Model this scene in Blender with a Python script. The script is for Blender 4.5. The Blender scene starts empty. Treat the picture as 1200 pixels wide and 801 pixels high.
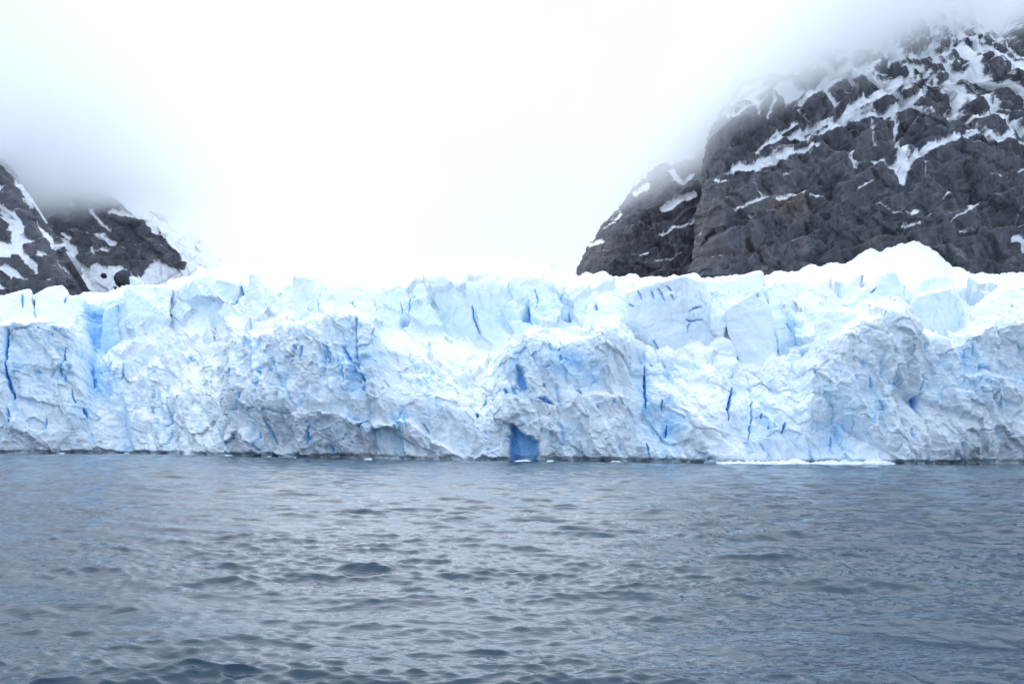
import bpy, bmesh, math
import numpy as np
from mathutils import Matrix, Vector

# ------------------------------------------------------------------ scene, camera
sc = bpy.context.scene
COL = sc.collection
rng = np.random.default_rng(7)

CAM_H = 4.5
FPX = 1200 * 35.0 / 36.0
PITCH = math.atan(117.5 / FPX)
ROLL = math.radians(0.42)
Fv = np.array([0, math.cos(PITCH), math.sin(PITCH)])
R0 = np.array([1.0, 0, 0]); U0 = np.array([0, -math.sin(PITCH), math.cos(PITCH)])
Rv = R0 * math.cos(ROLL) + U0 * math.sin(ROLL)
Uv = U0 * math.cos(ROLL) - R0 * math.sin(ROLL)

cam_d = bpy.data.cameras.new('camera')
cam_d.lens = 35; cam_d.sensor_width = 36; cam_d.clip_end = 30000; cam_d.clip_start = 0.1
cam = bpy.data.objects.new('camera', cam_d); COL.objects.link(cam)
cam.matrix_world = Matrix(((Rv[0], Uv[0], -Fv[0], 0), (Rv[1], Uv[1], -Fv[1], 0), (Rv[2], Uv[2], -Fv[2], CAM_H), (0, 0, 0, 1)))
sc.camera = cam


def at(px, py, Y):
    """the world point on sight line (px, py) at distance Y"""
    px = np.asarray(px, float); py = np.asarray(py, float); Y = np.asarray(Y, float)
    a = px - 600.0; b = 400.5 - py
    d = [Fv[k] * FPX + Rv[k] * a + Uv[k] * b for k in range(3)]
    t = Y / d[1]
    return np.stack([d[0] * t, Y + 0 * t, CAM_H + d[2] * t], -1)


def proj(P):
    q = P - np.array([0, 0, CAM_H])
    f = q @ Fv
    return 600 + FPX * (q @ Rv) / f, 400.5 - FPX * (q @ Uv) / f


# ------------------------------------------------------------------ noise
_perm = rng.permutation(256).astype(np.int64)
_grad = rng.normal(size=(256, 3)); _grad /= np.linalg.norm(_grad, axis=1)[:, None]
_grad = _grad.astype(np.float32)


def perlin(x, y, z):
    x = np.asarray(x, np.float32); y = np.asarray(y, np.float32); z = np.asarray(z, np.float32)
    xi = np.floor(x); yi = np.floor(y); zi = np.floor(z)
    fx = x - xi; fy = y - yi; fz = z - zi
    xi = xi.astype(np.int64); yi = yi.astype(np.int64); zi = zi.astype(np.int64)
    u = fx * fx * fx * (fx * (fx * 6 - 15) + 10)
    v = fy * fy * fy * (fy * (fy * 6 - 15) + 10)
    w = fz * fz * fz * (fz * (fz * 6 - 15) + 10)
    out = None
    acc = 0
    for dx in (0, 1):
        px_ = _perm[(xi + dx) & 255]; wx = u if dx else 1 - u
        for dy in (0, 1):
            py_ = _perm[(px_ + yi + dy) & 255]; wy = v if dy else 1 - v
            for dz in (0, 1):
                g = _grad[_perm[(py_ + zi + dz) & 255]]
                wz = w if dz else 1 - w
                acc = acc + wx * wy * wz * (g[..., 0] * (fx - dx) + g[..., 1] * (fy - dy) + g[..., 2] * (fz - dz))
    return acc * 1.6


def fbm(P, size, octv=4, gain=0.5, sc3=(1, 1, 1), off=0.0):
    a = 1.0; f = 1.0 / size; s = 0; n = 0
    for i in range(octv):
        s = s + a * perlin(P[..., 0] * f / sc3[0] + off + i * 17.3, P[..., 1] * f / sc3[1] + off * 1.7, P[..., 2] * f / sc3[2] - off)
        n += a; a *= gain; f *= 2.03
    return s / n


def ridged(P, size, octv=4, gain=0.5, sc3=(1, 1, 1), off=0.0):
    a = 1.0; f = 1.0 / size; s = 0; n = 0
    for i in range(octv):
        s = s + a * (1 - 2 * np.abs(perlin(P[..., 0] * f / sc3[0] + off + i * 11.1, P[..., 1] * f / sc3[1] - off, P[..., 2] * f / sc3[2] + off * .6)))
        n += a; a *= gain; f *= 2.1
    return s / n


def _h(ix, iy, k):
    a = (ix.astype(np.uint32) * np.uint32(73856093)) ^ (iy.astype(np.uint32) * np.uint32(19349663)) ^ np.uint32((k * 83492791) & 0xffffffff)
    a ^= a >> np.uint32(13); a *= np.uint32(1274126177); a ^= a >> np.uint32(16); a *= np.uint32(2246822519); a ^= a >> np.uint32(15)
    return (a & np.uint32(0xffffff)).astype(np.float32) / np.float32(0xffffff)


def facets(u, v, seed, tilt=0.5):
    """broken-block relief: every Voronoi cell is a flat facet of its own height and slope; returns (height, edge distance)"""
    u = np.asarray(u, np.float32); v = np.asarray(v, np.float32)
    iu = np.floor(u).astype(np.int64); iv = np.floor(v).astype(np.int64)
    best = np.full(u.shape, 9.0, np.float32); sec = best.copy(); val = np.zeros_like(best)
    for a in (-1, 0, 1):
        for b in (-1, 0, 1):
            cx = iu + a; cy = iv + b
            dx = u - (cx + _h(cx, cy, seed)); dy = v - (cy + _h(cx, cy, seed + 1))
            d = dx * dx + dy * dy
            h = _h(cx, cy, seed + 2) - .5 + tilt * 2 * ((_h(cx, cy, seed + 3) - .5) * dx + (_h(cx, cy, seed + 4) - .35) * dy)
            m = d < best
            sec = np.where(m, best, np.minimum(sec, d)); val = np.where(m, h, val); best = np.where(m, d, best)
    return val, np.sqrt(sec) - np.sqrt(best)


def sstep(a, b, x):
    t = np.clip((x - a) / (b - a), 0, 1)
    return t * t * (3 - 2 * t)


def gsm(a, sig, axis):
    if sig <= 0: return a
    r = int(sig * 3 + 1); k = np.exp(-.5 * (np.arange(-r, r + 1) / sig) ** 2); k /= k.sum()
    pad = [(0, 0)] * a.ndim; pad[axis] = (r, r)
    b = np.pad(a, pad, mode='edge'); out = 0
    for i, w in enumerate(k):
        sl = [slice(None)] * a.ndim; sl[axis] = slice(i, i + a.shape[axis]); out = out + w * b[tuple(sl)]
    return out


def seg_dist(x, y, pts):
    """distance to a polyline and the running position along it (0..1)"""
    best = np.full(x.shape, 1e9); pos = np.zeros(x.shape)
    n = len(pts) - 1
    for i in range(n):
        (x0, y0), (x1, y1) = pts[i][:2], pts[i + 1][:2]
        dx, dy = x1 - x0, y1 - y0
        t = np.clip(((x - x0) * dx + (y - y0) * dy) / (dx * dx + dy * dy + 1e-9), 0, 1)
        d = np.hypot(x - x0 - t * dx, y - y0 - t * dy)
        m = d < best; best = np.where(m, d, best); pos = np.where(m, (i + t) / n, pos)
    return best, pos


def poly_sd(x, y, pts):
    """signed distance to a closed polygon, positive inside"""
    d, _ = seg_dist(x, y, list(pts) + [pts[0]])
    ins = np.zeros(x.shape, bool); n = len(pts)
    for i in range(n):
        (x0, y0), (x1, y1) = pts[i], pts[(i + 1) % n]
        if y0 == y1: continue
        c = ((y0 > y) != (y1 > y)) & (x < (x1 - x0) * (y - y0) / (y1 - y0) + x0)
        ins ^= c
    return np.where(ins, d, -d)


# ------------------------------------------------------------------ mesh helpers
def tag(o, label=None, cat=None, group=None, kind=None):
    if label: o['label'] = label
    if cat: o['category'] = cat
    if group: o['group'] = group
    if kind: o['kind'] = kind
    return o


def mesh_obj(name, V, F, mat, parent=None, loc=None, attrs=None, smooth=True):
    """V (n,3) world points, F (m,k) faces; origin at loc; one mesh object"""
    F = np.asarray(F)
    used = np.unique(F); remap = np.zeros(len(V), np.int64); remap[used] = np.arange(len(used))
    V2 = np.asarray(V, np.float64)[used]; F2 = remap[F]
    base = np.array(parent.location) if parent is not None else np.zeros(3)
    loc = np.array(loc if loc is not None else base, float)
    me = bpy.data.meshes.new(name)
    k = F2.shape[1]
    me.vertices.add(len(V2)); me.vertices.foreach_set('co', (V2 - loc).astype(np.float32).ravel())
    me.loops.add(F2.size); me.loops.foreach_set('vertex_index', F2.astype(np.int32).ravel())
    me.polygons.add(len(F2)); me.polygons.foreach_set('loop_start', np.arange(0, F2.size, k, dtype=np.int32))
    me.polygons.foreach_set('loop_total', np.full(len(F2), k, np.int32))
    me.polygons.foreach_set('use_smooth', np.full(len(F2), bool(smooth)))
    me.update(calc_edges=True)
    for an, av in (attrs or {}).items():
        at_ = me.attributes.new(an, 'FLOAT', 'POINT'); at_.data.foreach_set('value', np.asarray(av, np.float32).ravel()[used])
    me.materials.append(mat)
    o = bpy.data.objects.new(name, me); COL.objects.link(o)
    if parent is not None:
        o.parent = parent; o.location = Vector(loc - base)
    else:
        o.location = Vector(loc)
    return o


def empty(name, loc):
    o = bpy.data.objects.new(name, None); COL.objects.link(o); o.location = Vector(loc); o.empty_display_size = 1
    return o


def components(F):
    """label of the connected piece each face belongs to"""
    u, inv = np.unique(F, return_inverse=True); inv = inv.reshape(F.shape); lab = np.arange(len(u))
    while True:
        m = lab[inv].min(1); new = lab.copy()
        for k in range(F.shape[1]): np.minimum.at(new, inv[:, k], m)
        if (new == lab).all(): return lab[inv[:, 0]]
        lab = new


def grid_faces(nr, nc):
    i = np.arange(nr * nc).reshape(nr, nc)
    return np.stack([i[:-1, :-1], i[:-1, 1:], i[1:, 1:], i[1:, :-1]], -1).reshape(-1, 4)


def grid_normals(P):
    du = np.gradient(P, axis=1); dv = np.gradient(P, axis=0)
    n = np.cross(du, dv); n /= np.linalg.norm(n, axis=-1, keepdims=True) + 1e-9
    return n


# ------------------------------------------------------------------ materials
def new_mat(name):
    m = bpy.data.materials.new(name); m.use_nodes = True
    nt = m.node_tree; nt.nodes.clear()
    return m, nt, nt.nodes, nt.links


def N(nt, t, **kw):
    n = nt.nodes.new(t)
    for k, v in kw.items():
        if k.startswith('i_'):
            n.inputs[k[2:].replace('_', ' ')].default_value = v
        elif isinstance(k, str) and hasattr(n, k):
            setattr(n, k, v)
    return n


def math_n(nt, op, a, b=None, clamp=False):
    n = nt.nodes.new('ShaderNodeMath'); n.operation = op; n.use_clamp = clamp
    for i, v in enumerate((a, b)):
        if v is None: continue
        if isinstance(v, (int, float)): n.inputs[i].default_value = v
        else: nt.links.new(v, n.inputs[i])
    return n.outputs[0]


def ramp(nt, fac, stops, interp='LINEAR'):
    n = nt.nodes.new('ShaderNodeValToRGB'); n.color_ramp.interpolation = interp
    els = n.color_ramp.elements
    while len(els) < len(stops): els.new(0.5)
    for e, (p, c) in zip(els, stops):
        e.position = p; e.color = (*c, 1) if len(c) == 3 else c
    nt.links.new(fac, n.inputs[0])
    return n.outputs[0]


def mix_c(nt, fac, a, b):
    n = nt.nodes.new('ShaderNodeMix'); n.data_type = 'RGBA'
    if isinstance(fac, (int, float)): n.inputs[0].default_value = fac
    else: nt.links.new(fac, n.inputs[0])
    for v, s in ((a, n.inputs[6]), (b, n.inputs[7])):
        if isinstance(v, tuple): s.default_value = (*v, 1)
        else: nt.links.new(v, s)
    return n.outputs[2]


def noise_n(nt, vec, scale, detail=4, rough=.55, dist=0.0):
    n = nt.nodes.new('ShaderNodeTexNoise'); n.inputs['Scale'].default_value = scale
    n.inputs['Detail'].default_value = detail; n.inputs['Roughness'].default_value = rough; n.inputs['Distortion'].default_value = dist
    nt.links.new(vec, n.inputs['Vector'])
    return n.outputs['Fac']


def pos_vec(nt, scale=(1, 1, 1), rot=(0, 0, 0)):
    g = nt.nodes.new('ShaderNodeNewGeometry'); mp = nt.nodes.new('ShaderNodeMapping')
    mp.inputs['Scale'].default_value = scale; mp.inputs['Rotation'].default_value = rot
    nt.links.new(g.outputs['Position'], mp.inputs['Vector'])
    return mp.outputs['Vector'], g


def attr_n(nt, name):
    a = nt.nodes.new('ShaderNodeAttribute'); a.attribute_name = name
    return a.outputs['Fac']


SSS = 0
SNOW = (0.93, 0.94, 0.955)


def ice_material():
    m, nt, nd, lk = new_mat('glacier_ice')
    v, g = pos_vec(nt)
    blue = attr_n(nt, 'blue'); wet = attr_n(nt, 'wet')
    n1 = noise_n(nt, v, .16, 5, .6)
    n2 = noise_n(nt, v, .9, 5, .65)
    b = math_n(nt, 'ADD', blue, math_n(nt, 'MULTIPLY', math_n(nt, 'SUBTRACT', n1, .5), .34))
    b = math_n(nt, 'ADD', b, math_n(nt, 'MULTIPLY', math_n(nt, 'SUBTRACT', n2, .5), .18), True)
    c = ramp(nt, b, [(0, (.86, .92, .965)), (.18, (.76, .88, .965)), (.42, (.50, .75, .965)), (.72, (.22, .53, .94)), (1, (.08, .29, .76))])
    # dirt-grey old ice, patchy
    v2, _ = pos_vec(nt, (.07, .07, .1))
    dn = noise_n(nt, v2, 1.0, 8, .65)
    dirt = ramp(nt, dn, [(.5, (0, 0, 0)), (.68, (1, 1, 1))])
    dm = math_n(nt, 'MULTIPLY', dirt, math_n(nt, 'MULTIPLY', attr_n(nt, 'grit'), .18), True)
    c = mix_c(nt, dm, c, (.62, .71, .80))
    # fresh snow lies on what faces up
    sep = nt.nodes.new('ShaderNodeSeparateXYZ'); lk.new(g.outputs['Normal'], sep.inputs[0])
    up = math_n(nt, 'ADD', sep.outputs['Z'], math_n(nt, 'MULTIPLY', math_n(nt, 'SUBTRACT', n2, .5), .4))
    sm = nt.nodes.new('ShaderNodeMapRange'); sm.interpolation_type = 'SMOOTHSTEP'
    sm.inputs['From Min'].default_value = .45; sm.inputs['From Max'].default_value = .8; lk.new(up, sm.inputs['Value'])
    snow_f = math_n(nt, 'MULTIPLY', sm.outputs[0], math_n(nt, 'SUBTRACT', 1.0, math_n(nt, 'MULTIPLY', blue, 1.1, True), True), True)
    c = mix_c(nt, snow_f, c, SNOW)
    c = mix_c(nt, wet, c, (.055, .14, .17))
    bs = nt.nodes.new('ShaderNodeBsdfPrincipled'); lk.new(c, bs.inputs['Base Color'])
    r = math_n(nt, 'SUBTRACT', .62, math_n(nt, 'MULTIPLY', b, .3)); lk.new(r, bs.inputs['Roughness'])
    bs.inputs['IOR'].default_value = 1.31
    if SSS:
        bs.inputs['Subsurface Weight'].default_value = SSS; bs.inputs['Subsurface Radius'].default_value = (.22, .6, 1.3); bs.inputs['Subsurface Scale'].default_value = 1.0
    bs.inputs['Specular IOR Level'].default_value = .35
    bn = noise_n(nt, v, 1.6, 6, .68)
    bp = nt.nodes.new('ShaderNodeBump'); bp.inputs['Strength'].default_value = .38; bp.inputs['Distance'].default_value = .4
    lk.new(math_n(nt, 'MULTIPLY', bn, attr_n(nt, 'grit')), bp.inputs['Height']); lk.new(bp.outputs[0], bs.inputs['Normal'])
    out = nt.nodes.new('ShaderNodeOutputMaterial'); lk.new(bs.outputs[0], out.inputs['Surface'])
    return m


def snow_material():
    m, nt, nd, lk = new_mat('snow')
    v, g = pos_vec(nt)
    n1 = noise_n(nt, v, .05, 5, .6)
    c = ramp(nt, n1, [(.3, (.88, .915, .95)), (.55, SNOW)])
    bs = nt.nodes.new('ShaderNodeBsdfPrincipled'); lk.new(c, bs.inputs['Base Color']); bs.inputs['Roughness'].default_value = .6
    bs.inputs['Specular IOR Level'].default_value = .2
    bp = nt.nodes.new('ShaderNodeBump'); bp.inputs['Strength'].default_value = .4; bp.inputs['Distance'].default_value = 1.5
    lk.new(noise_n(nt, v, .15, 6, .6), bp.inputs['Height']); lk.new(bp.outputs[0], bs.inputs['Normal'])
    out = nt.nodes.new('ShaderNodeOutputMaterial'); lk.new(bs.outputs[0], out.inputs['Surface'])
    return m


def rock_material(name, tint=1.0, snowy=True):
    m, nt, nd, lk = new_mat(name)
    v, g = pos_vec(nt)
    vs, _ = pos_vec(nt, (1, 1, .45), (0, math.radians(28), 0))
    vl, _ = pos_vec(nt, (1, 1, .12))
    n1 = noise_n(nt, v, .012, 6, .6); n2 = noise_n(nt, vs, .11, 8, .68); n3 = noise_n(nt, v, .035, 5, .6, 1.0)
    base = ramp(nt, n2, [(.32, (.05 * tint, .053 * tint, .066 * tint)), (.5, (.085 * tint, .089 * tint, .106 * tint)), (.68, (.15 * tint, .152 * tint, .168 * tint))])
    brown = ramp(nt, n2, [(.3, (.05 * tint, .042 * tint, .038 * tint)), (.7, (.16 * tint, .122 * tint, .10 * tint))])
    bm = math_n(nt, 'MULTIPLY', ramp(nt, n3, [(.5, (0, 0, 0)), (.72, (1, 1, 1))]), .4)
    bm = math_n(nt, 'ADD', bm, attr_n(nt, 'rust'), True)
    c = mix_c(nt, bm, base, brown)
    big = noise_n(nt, vs, .021, 4, .6, .5)
    c = mix_c(nt, ramp(nt, big, [(.38, (0, 0, 0)), (.60, (.65, .65, .65))]), c, (.045 * tint, .047 * tint, .06 * tint))
    big2 = noise_n(nt, vl, .06, 5, .6, .5)
    c = mix_c(nt, ramp(nt, big2, [(.52, (0, 0, 0)), (.68, (.5, .5, .5))]), c, (.17 * tint, .165 * tint, .165 * tint))
    streak = ramp(nt, noise_n(nt, vl, .22, 5, .6), [(.58, (0, 0, 0)), (.75, (1, 1, 1))])
    c = mix_c(nt, math_n(nt, 'MULTIPLY', streak, .35), c, (.16 * tint, .15 * tint, .14 * tint))
    bs = nt.nodes.new('ShaderNodeBsdfPrincipled')
    def joints(scale, sc, rot, w):
        vv, _ = pos_vec(nt, sc, rot)
        ad = nt.nodes.new('ShaderNodeVectorMath'); ad.operation = 'ADD'
        nn = nt.nodes.new('ShaderNodeTexNoise'); nn.inputs['Scale'].default_value = .06; nn.inputs['Detail'].default_value = 4; lk.new(vv, nn.inputs['Vector'])
        ml = nt.nodes.new('ShaderNodeVectorMath'); ml.operation = 'SCALE'; ml.inputs['Scale'].default_value = 9.0; lk.new(nn.outputs['Color'], ml.inputs[0])
        lk.new(vv, ad.inputs[0]); lk.new(ml.outputs[0], ad.inputs[1])
        vo = nt.nodes.new('ShaderNodeTexVoronoi'); vo.feature = 'DISTANCE_TO_EDGE'; vo.inputs['Scale'].default_value = scale; lk.new(ad.outputs[0], vo.inputs['Vector'])
        m_ = nt.nodes.new('ShaderNodeMapRange'); m_.inputs['From Max'].default_value = w; lk.new(vo.outputs['Distance'], m_.inputs['Value'])
        return m_.outputs[0]
    j1 = joints(.085, (1, 1, .4), (0, math.radians(32), 0), .10); j2 = joints(.22, (1, 1, .5), (0, math.radians(-24), 0), .12)
    jj = math_n(nt, 'ADD', math_n(nt, 'MULTIPLY', j1, .55), math_n(nt, 'MULTIPLY', j2, .25))
    h = math_n(nt, 'ADD', math_n(nt, 'MULTIPLY', n2, 1.2), math_n(nt, 'MULTIPLY', noise_n(nt, v, .45, 7, .72), .55))
    h = math_n(nt, 'ADD', h, jj)
    rough = .8
    if snowy:
        snow = attr_n(nt, 'snow')
        ns = noise_n(nt, v, .10, 7, .68); nf = noise_n(nt, vs, .35, 5, .7)
        s = math_n(nt, 'ADD', snow, math_n(nt, 'MULTIPLY', math_n(nt, 'SUBTRACT', ns, .5), 1.15))
        s = math_n(nt, 'ADD', s, math_n(nt, 'MULTIPLY', math_n(nt, 'SUBTRACT', nf, .5), .9))
        s = math_n(nt, 'ADD', s, math_n(nt, 'MULTIPLY', math_n(nt, 'SUBTRACT', noise_n(nt, vs, .9, 4, .7), .5), .8))
        mr = nt.nodes.new('ShaderNodeMapRange'); mr.inputs['From Min'].default_value = -.15; mr.inputs['From Max'].default_value = .2; lk.new(s, mr.inputs['Value'])
        sf = mr.outputs[0]
        c = mix_c(nt, sf, c, (.9, .92, .95))
        h = math_n(nt, 'MULTIPLY', h, math_n(nt, 'SUBTRACT', 1.0, math_n(nt, 'MULTIPLY', sf, .85)))
    lk.new(c, bs.inputs['Base Color']); bs.inputs['Roughness'].default_value = rough
    bs.inputs['Specular IOR Level'].default_value = .25
    bp = nt.nodes.new('ShaderNodeBump'); bp.inputs['Strength'].default_value = .6; bp.inputs['Distance'].default_value = 3.0
    lk.new(h, bp.inputs['Height']); lk.new(bp.outputs[0], bs.inputs['Normal'])
    out = nt.nodes.new('ShaderNodeOutputMaterial'); lk.new(bs.outputs[0], out.inputs['Surface'])
    return m


def water_material():
    m, nt, nd, lk = new_mat('sea_water')
    v, g = pos_vec(nt, (1, 1, 1))
    bs = nt.nodes.new('ShaderNodeBsdfPrincipled')
    n0 = noise_n(nt, v, .03, 4, .5)
    c = ramp(nt, n0, [(.35, (.016, .044, .072)), (.65, (.024, .058, .088))])
    lk.new(c, bs.inputs['Base Color'])
    bs.inputs['IOR'].default_value = 1.333; bs.inputs['Roughness'].default_value = .045
    va, _ = pos_vec(nt, (.6, 1.5, 1), (0, 0, math.radians(6)))
    h = math_n(nt, 'ADD', math_n(nt, 'MULTIPLY', noise_n(nt, va, 1.8, 3, .55, .2), .03), math_n(nt, 'MULTIPLY', noise_n(nt, va, 6.5, 2, .5, .1), .02))
    bp = nt.nodes.new('ShaderNodeBump'); bp.inputs['Strength'].default_value = .8; bp.inputs['Distance'].default_value = 1.0
    lk.new(h, bp.inputs['Height']); lk.new(bp.outputs[0], bs.inputs['Normal'])
    out = nt.nodes.new('ShaderNodeOutputMaterial'); lk.new(bs.outputs[0], out.inputs['Surface'])
    return m


M_ICE = ice_material(); M_SNOW = snow_material(); M_WATER = water_material()
M_ROCK = rock_material('mountain_rock', 1.35); M_BOULDER = rock_material('boulder_rock', 1.0, False)

# ------------------------------------------------------------------ glacier front: lines of the place, from west to east
base_x = [0, 145, 300, 430, 600, 740, 845, 1045, 1200]
base_y = [531, 531, 535, 538, 540, 541, 543, 544, 544]


def YB(px):
    px = np.asarray(px, float)
    by = np.interp(px, base_x, base_y); q = np.clip(px, 0, 1200)
    dz = Fv[2] * FPX + Rv[2] * (q - 600) + Uv[2] * (400.5 - by)
    dy = Fv[1] * FPX + Rv[1] * (q - 600) + Uv[1] * (400.5 - by)
    return -CAM_H / dz * dy


# px: (mid_py, mid_d, crest_py, crest_d, foot_py, foot_d, rim_py, rim_d)
CTRL = [
    (-400, 450, 1, 372, 6, 362, 30, 348, 46), (-60, 450, 1, 374, 6, 366, 30, 350, 46), (0, 450, 1, 377, 5, 366, 28, 353, 44), (20, 450, 3, 376, 5, 367, 28, 350, 44),
    (55, 448, 3, 379, 5, 371, 28, 348, 46), (84, 450, 1.5, 384, 6, 378, 30, 350, 48), (100, 460, 4, 402, 14, 385, 32, 350, 48), (113, 480, 8, 425, 22, 408, 40, 347, 52),
    (128, 484, 8, 428, 20, 400, 38, 348, 50), (143, 478, 5, 436, 14, 395, 36, 340, 48), (152, 475, 8, 432, 22, 388, 36, 335, 48), (175, 470, 8, 428, 21, 380, 36, 336, 50),
    (205, 468, 8, 430, 21, 385, 36, 337, 52), (240, 466, 7, 428, 20, 378, 36, 333, 52), (262, 465, 5, 424, 17, 372, 36, 333, 52), (269, 465, -2, 396, 1, 376, 34, 333, 52),
    (300, 465, -4, 391, 1, 380, 34, 334, 52), (340, 465, -5, 383, 1, 372, 34, 331, 52), (370, 465, -5, 373, 2, 366, 32, 329, 54), (400, 465, -5, 369, 3, 366, 32, 338, 52),
    (415, 465, -5, 369, 3, 366, 34, 344, 50), (430, 465, -4, 374, 4, 374, 38, 343, 50), (445, 468, -2, 392, 5, 384, 38, 339, 50), (456, 470, 0, 407, 6, 388, 40, 337, 50),
    (475, 472, 4, 409, 13, 392, 40, 335, 50), (492, 474, 4, 411, 13, 395, 40, 332, 50), (510, 478, 5, 426, 14, 397, 40, 331, 50), (530, 480, 5, 440, 15, 400, 40, 330, 50),
    (560, 482, 5, 449, 16, 405, 42, 330, 50), (578, 480, 5, 442, 15, 407, 42, 331, 50), (590, 470, 1, 414, 5, 402, 38, 333, 50), (602, 465, 0, 398, 4, 390, 36, 337, 50),
    (620, 462, 0, 389, 4, 381, 36, 334, 50), (636, 462, 1, 396, 5, 377, 36, 333, 50), (650, 464, 2, 405, 8, 381, 36, 333, 50), (670, 462, 2, 402, 8, 388, 36, 340, 48),
    (690, 462, 2, 394, 7, 387, 34, 338, 46), (712, 460, 1, 378, 5, 376, 30, 338, 46), (722, 462, 1, 380, 5, 378, 30, 337, 46), (736, 470, 2, 404, 6, 396, 26, 337, 46),
    (750, 472, 7, 424, 16, 405, 26, 336, 48), (780, 472, 7, 424, 17, 408, 26, 336, 50), (820, 474, 7, 426, 17, 404, 26, 338, 52), (850, 474, 7, 430, 17, 410, 26, 335, 54),
    (880, 474, 7, 432, 17, 420, 24, 332, 54), (910, 474, 7, 434, 17, 412, 26, 334, 54), (935, 472, 6, 430, 16, 400, 28, 334, 54), (950, 468, 1, 418, 5, 390, 28, 332, 54),
    (962, 466, 0, 404, 4, 382, 28, 332, 54), (990, 464, 0, 392, 3, 376, 28, 334, 54), (1012, 464, 0, 380, 2, 364, 30, 336, 54), (1030, 464, 0, 373, 2, 362, 30, 336, 54),
    (1058, 464, 0, 368, 2, 360, 30, 338, 54), (1066, 466, 1, 384, 3, 372, 30, 338, 54), (1074, 470, 2, 397, 5, 388, 28, 338, 54), (1100, 470, 2, 401, 6, 392, 26, 338, 54),
    (1118, 468, 1, 401, 6, 388, 26, 338, 54), (1134, 466, 0, 393, 3, 380, 26, 338, 52), (1150, 466, -1, 386, 2, 376, 26, 338, 52), (1168, 466, -1, 379, 2, 370, 26, 337, 52),
    (1200, 466, -1, 376, 2, 366, 28, 336, 52), (1260, 466, -1, 372, 2, 362, 30, 334, 52), (1620, 466, 0, 370, 3, 360, 32, 332, 52)]
CT = np.array(CTRL, float)

# crevasses and cracks: list of points, half width (px), depth (m)
CRACKS = [
    ([(4, 380), (3, 400), (6, 425)], 3.2, 4), ([(6, 425), (8, 440), (14, 458), (17, 466)], 2.6, 4), ([(8, 478), (11, 497)], 1.3, 2), ([(75, 407), (73, 420), (71, 440)], 1.7, 3),
    ([(84, 455), (88, 472)], 1.5, 2.5), ([(98, 478), (102, 488)], 2.8, 3), ([(110, 430), (112, 455)], 2.0, 3), ([(55, 490), (53, 504)], 1.0, 1.5),
    ([(195, 468), (196, 485), (194, 500)], 2.4, 3.5), ([(200, 502), (190, 524)], 1.0, 1.6), ([(146, 430), (140, 448)], 1.5, 2), ([(222, 428), (228, 420)], 1.0, 1.5),
    ([(276, 432), (274, 444)], 1.8, 3), ([(286, 460), (283, 474), (278, 480)], 1.5, 2.5), ([(344, 387), (346, 396)], 1.2, 2), ([(360, 408), (358, 425)], 2.2, 3),
    ([(386, 410), (385, 425)], 1.8, 3), ([(313, 490), (316, 508), (319, 522)], 1.4, 2.5), ([(301, 505), (302, 522), (306, 530)], 1.5, 2.5), ([(366, 498), (364, 520)], 1.4, 2.2),
    ([(419, 375), (417, 395), (420, 415), (421, 432)], 1.7, 3.5), ([(400, 405), (408, 420), (415, 427)], 2.6, 3.5), ([(424, 438), (429, 448)], 2.2, 3), ([(400, 430), (402, 450)], 1.8, 3),
    ([(420, 500), (428, 494)], 1.5, 2.2), ([(472, 522), (472, 528)], 1.5, 2), ([(497, 497), (503, 506)], 1.0, 1.6), ([(559, 481), (558, 489)], 1.9, 3),
    ([(563, 474), (568, 463)], 1.5, 2.4), ([(592, 455), (593, 461)], 1.9, 3), ([(638, 448), (641, 452)], 1.8, 2.6), ([(677, 455), (682, 461)], 2.8, 3),
    ([(754, 432), (755, 455), (757, 480)], 2.0, 3.5), ([(758, 520), (762, 538)], 1.3, 2.2), ([(780, 498), (777, 511)], 1.5, 2.2), ([(777, 470), (776, 482)], 1.4, 2),
    ([(860, 450), (857, 464), (853, 480), (853, 493)], 2.2, 4), ([(882, 462), (881, 490), (877, 515)], 1.2, 2.2), ([(920, 495), (918, 506)], 1.6, 2.5), ([(980, 512), (980, 528)], 0.9, 1.4),
    ([(891, 485), (892, 490)], 1.4, 2), ([(1085, 440), (1086, 456)], 1.5, 2.6), ([(1082, 462), (1085, 482)], 3.0, 4), ([(1073, 502), (1072, 513)], 1.5, 2.4),
    ([(1178, 465), (1179, 478)], 1.6, 2.5), ([(1172, 456), (1169, 470)], 1.5, 2.2), ([(1051, 470), (1054, 484)], 1.2, 1.6), ([(283, 334), (281, 350), (271, 364)], 2.2, 3.5),
    ([(250, 356), (248, 371)], 1.4, 2.5), ([(165, 360), (165, 365)], 1.8, 2.5), ([(175, 372), (174, 378)], 1.6, 2.5), ([(487, 348), (484, 349)], 1.4, 2.5),
    ([(486, 358), (481, 373)], 1.0, 2), ([(471, 358), (473, 374)], 0.9, 1.6), ([(554, 357), (556, 372), (561, 386)], 1.3, 2.6), ([(413, 356), (415, 366)], 1.6, 2.5),
    ([(522, 398), (530, 404)], 1.4, 2), ([(627, 348), (631, 358), (630, 364)], 0.9, 1.8), ([(659, 374), (668, 374)], 2.0, 3), ([(667, 368), (670, 378)], 1.3, 2.5),
    ([(703, 367), (706, 371)], 2.2, 3), ([(655, 357), (660, 353)], 1.5, 2.4), ([(621, 376), (623, 378)], 1.6, 2.4), ([(643, 400), (648, 410)], 1.2, 2)
]
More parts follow.
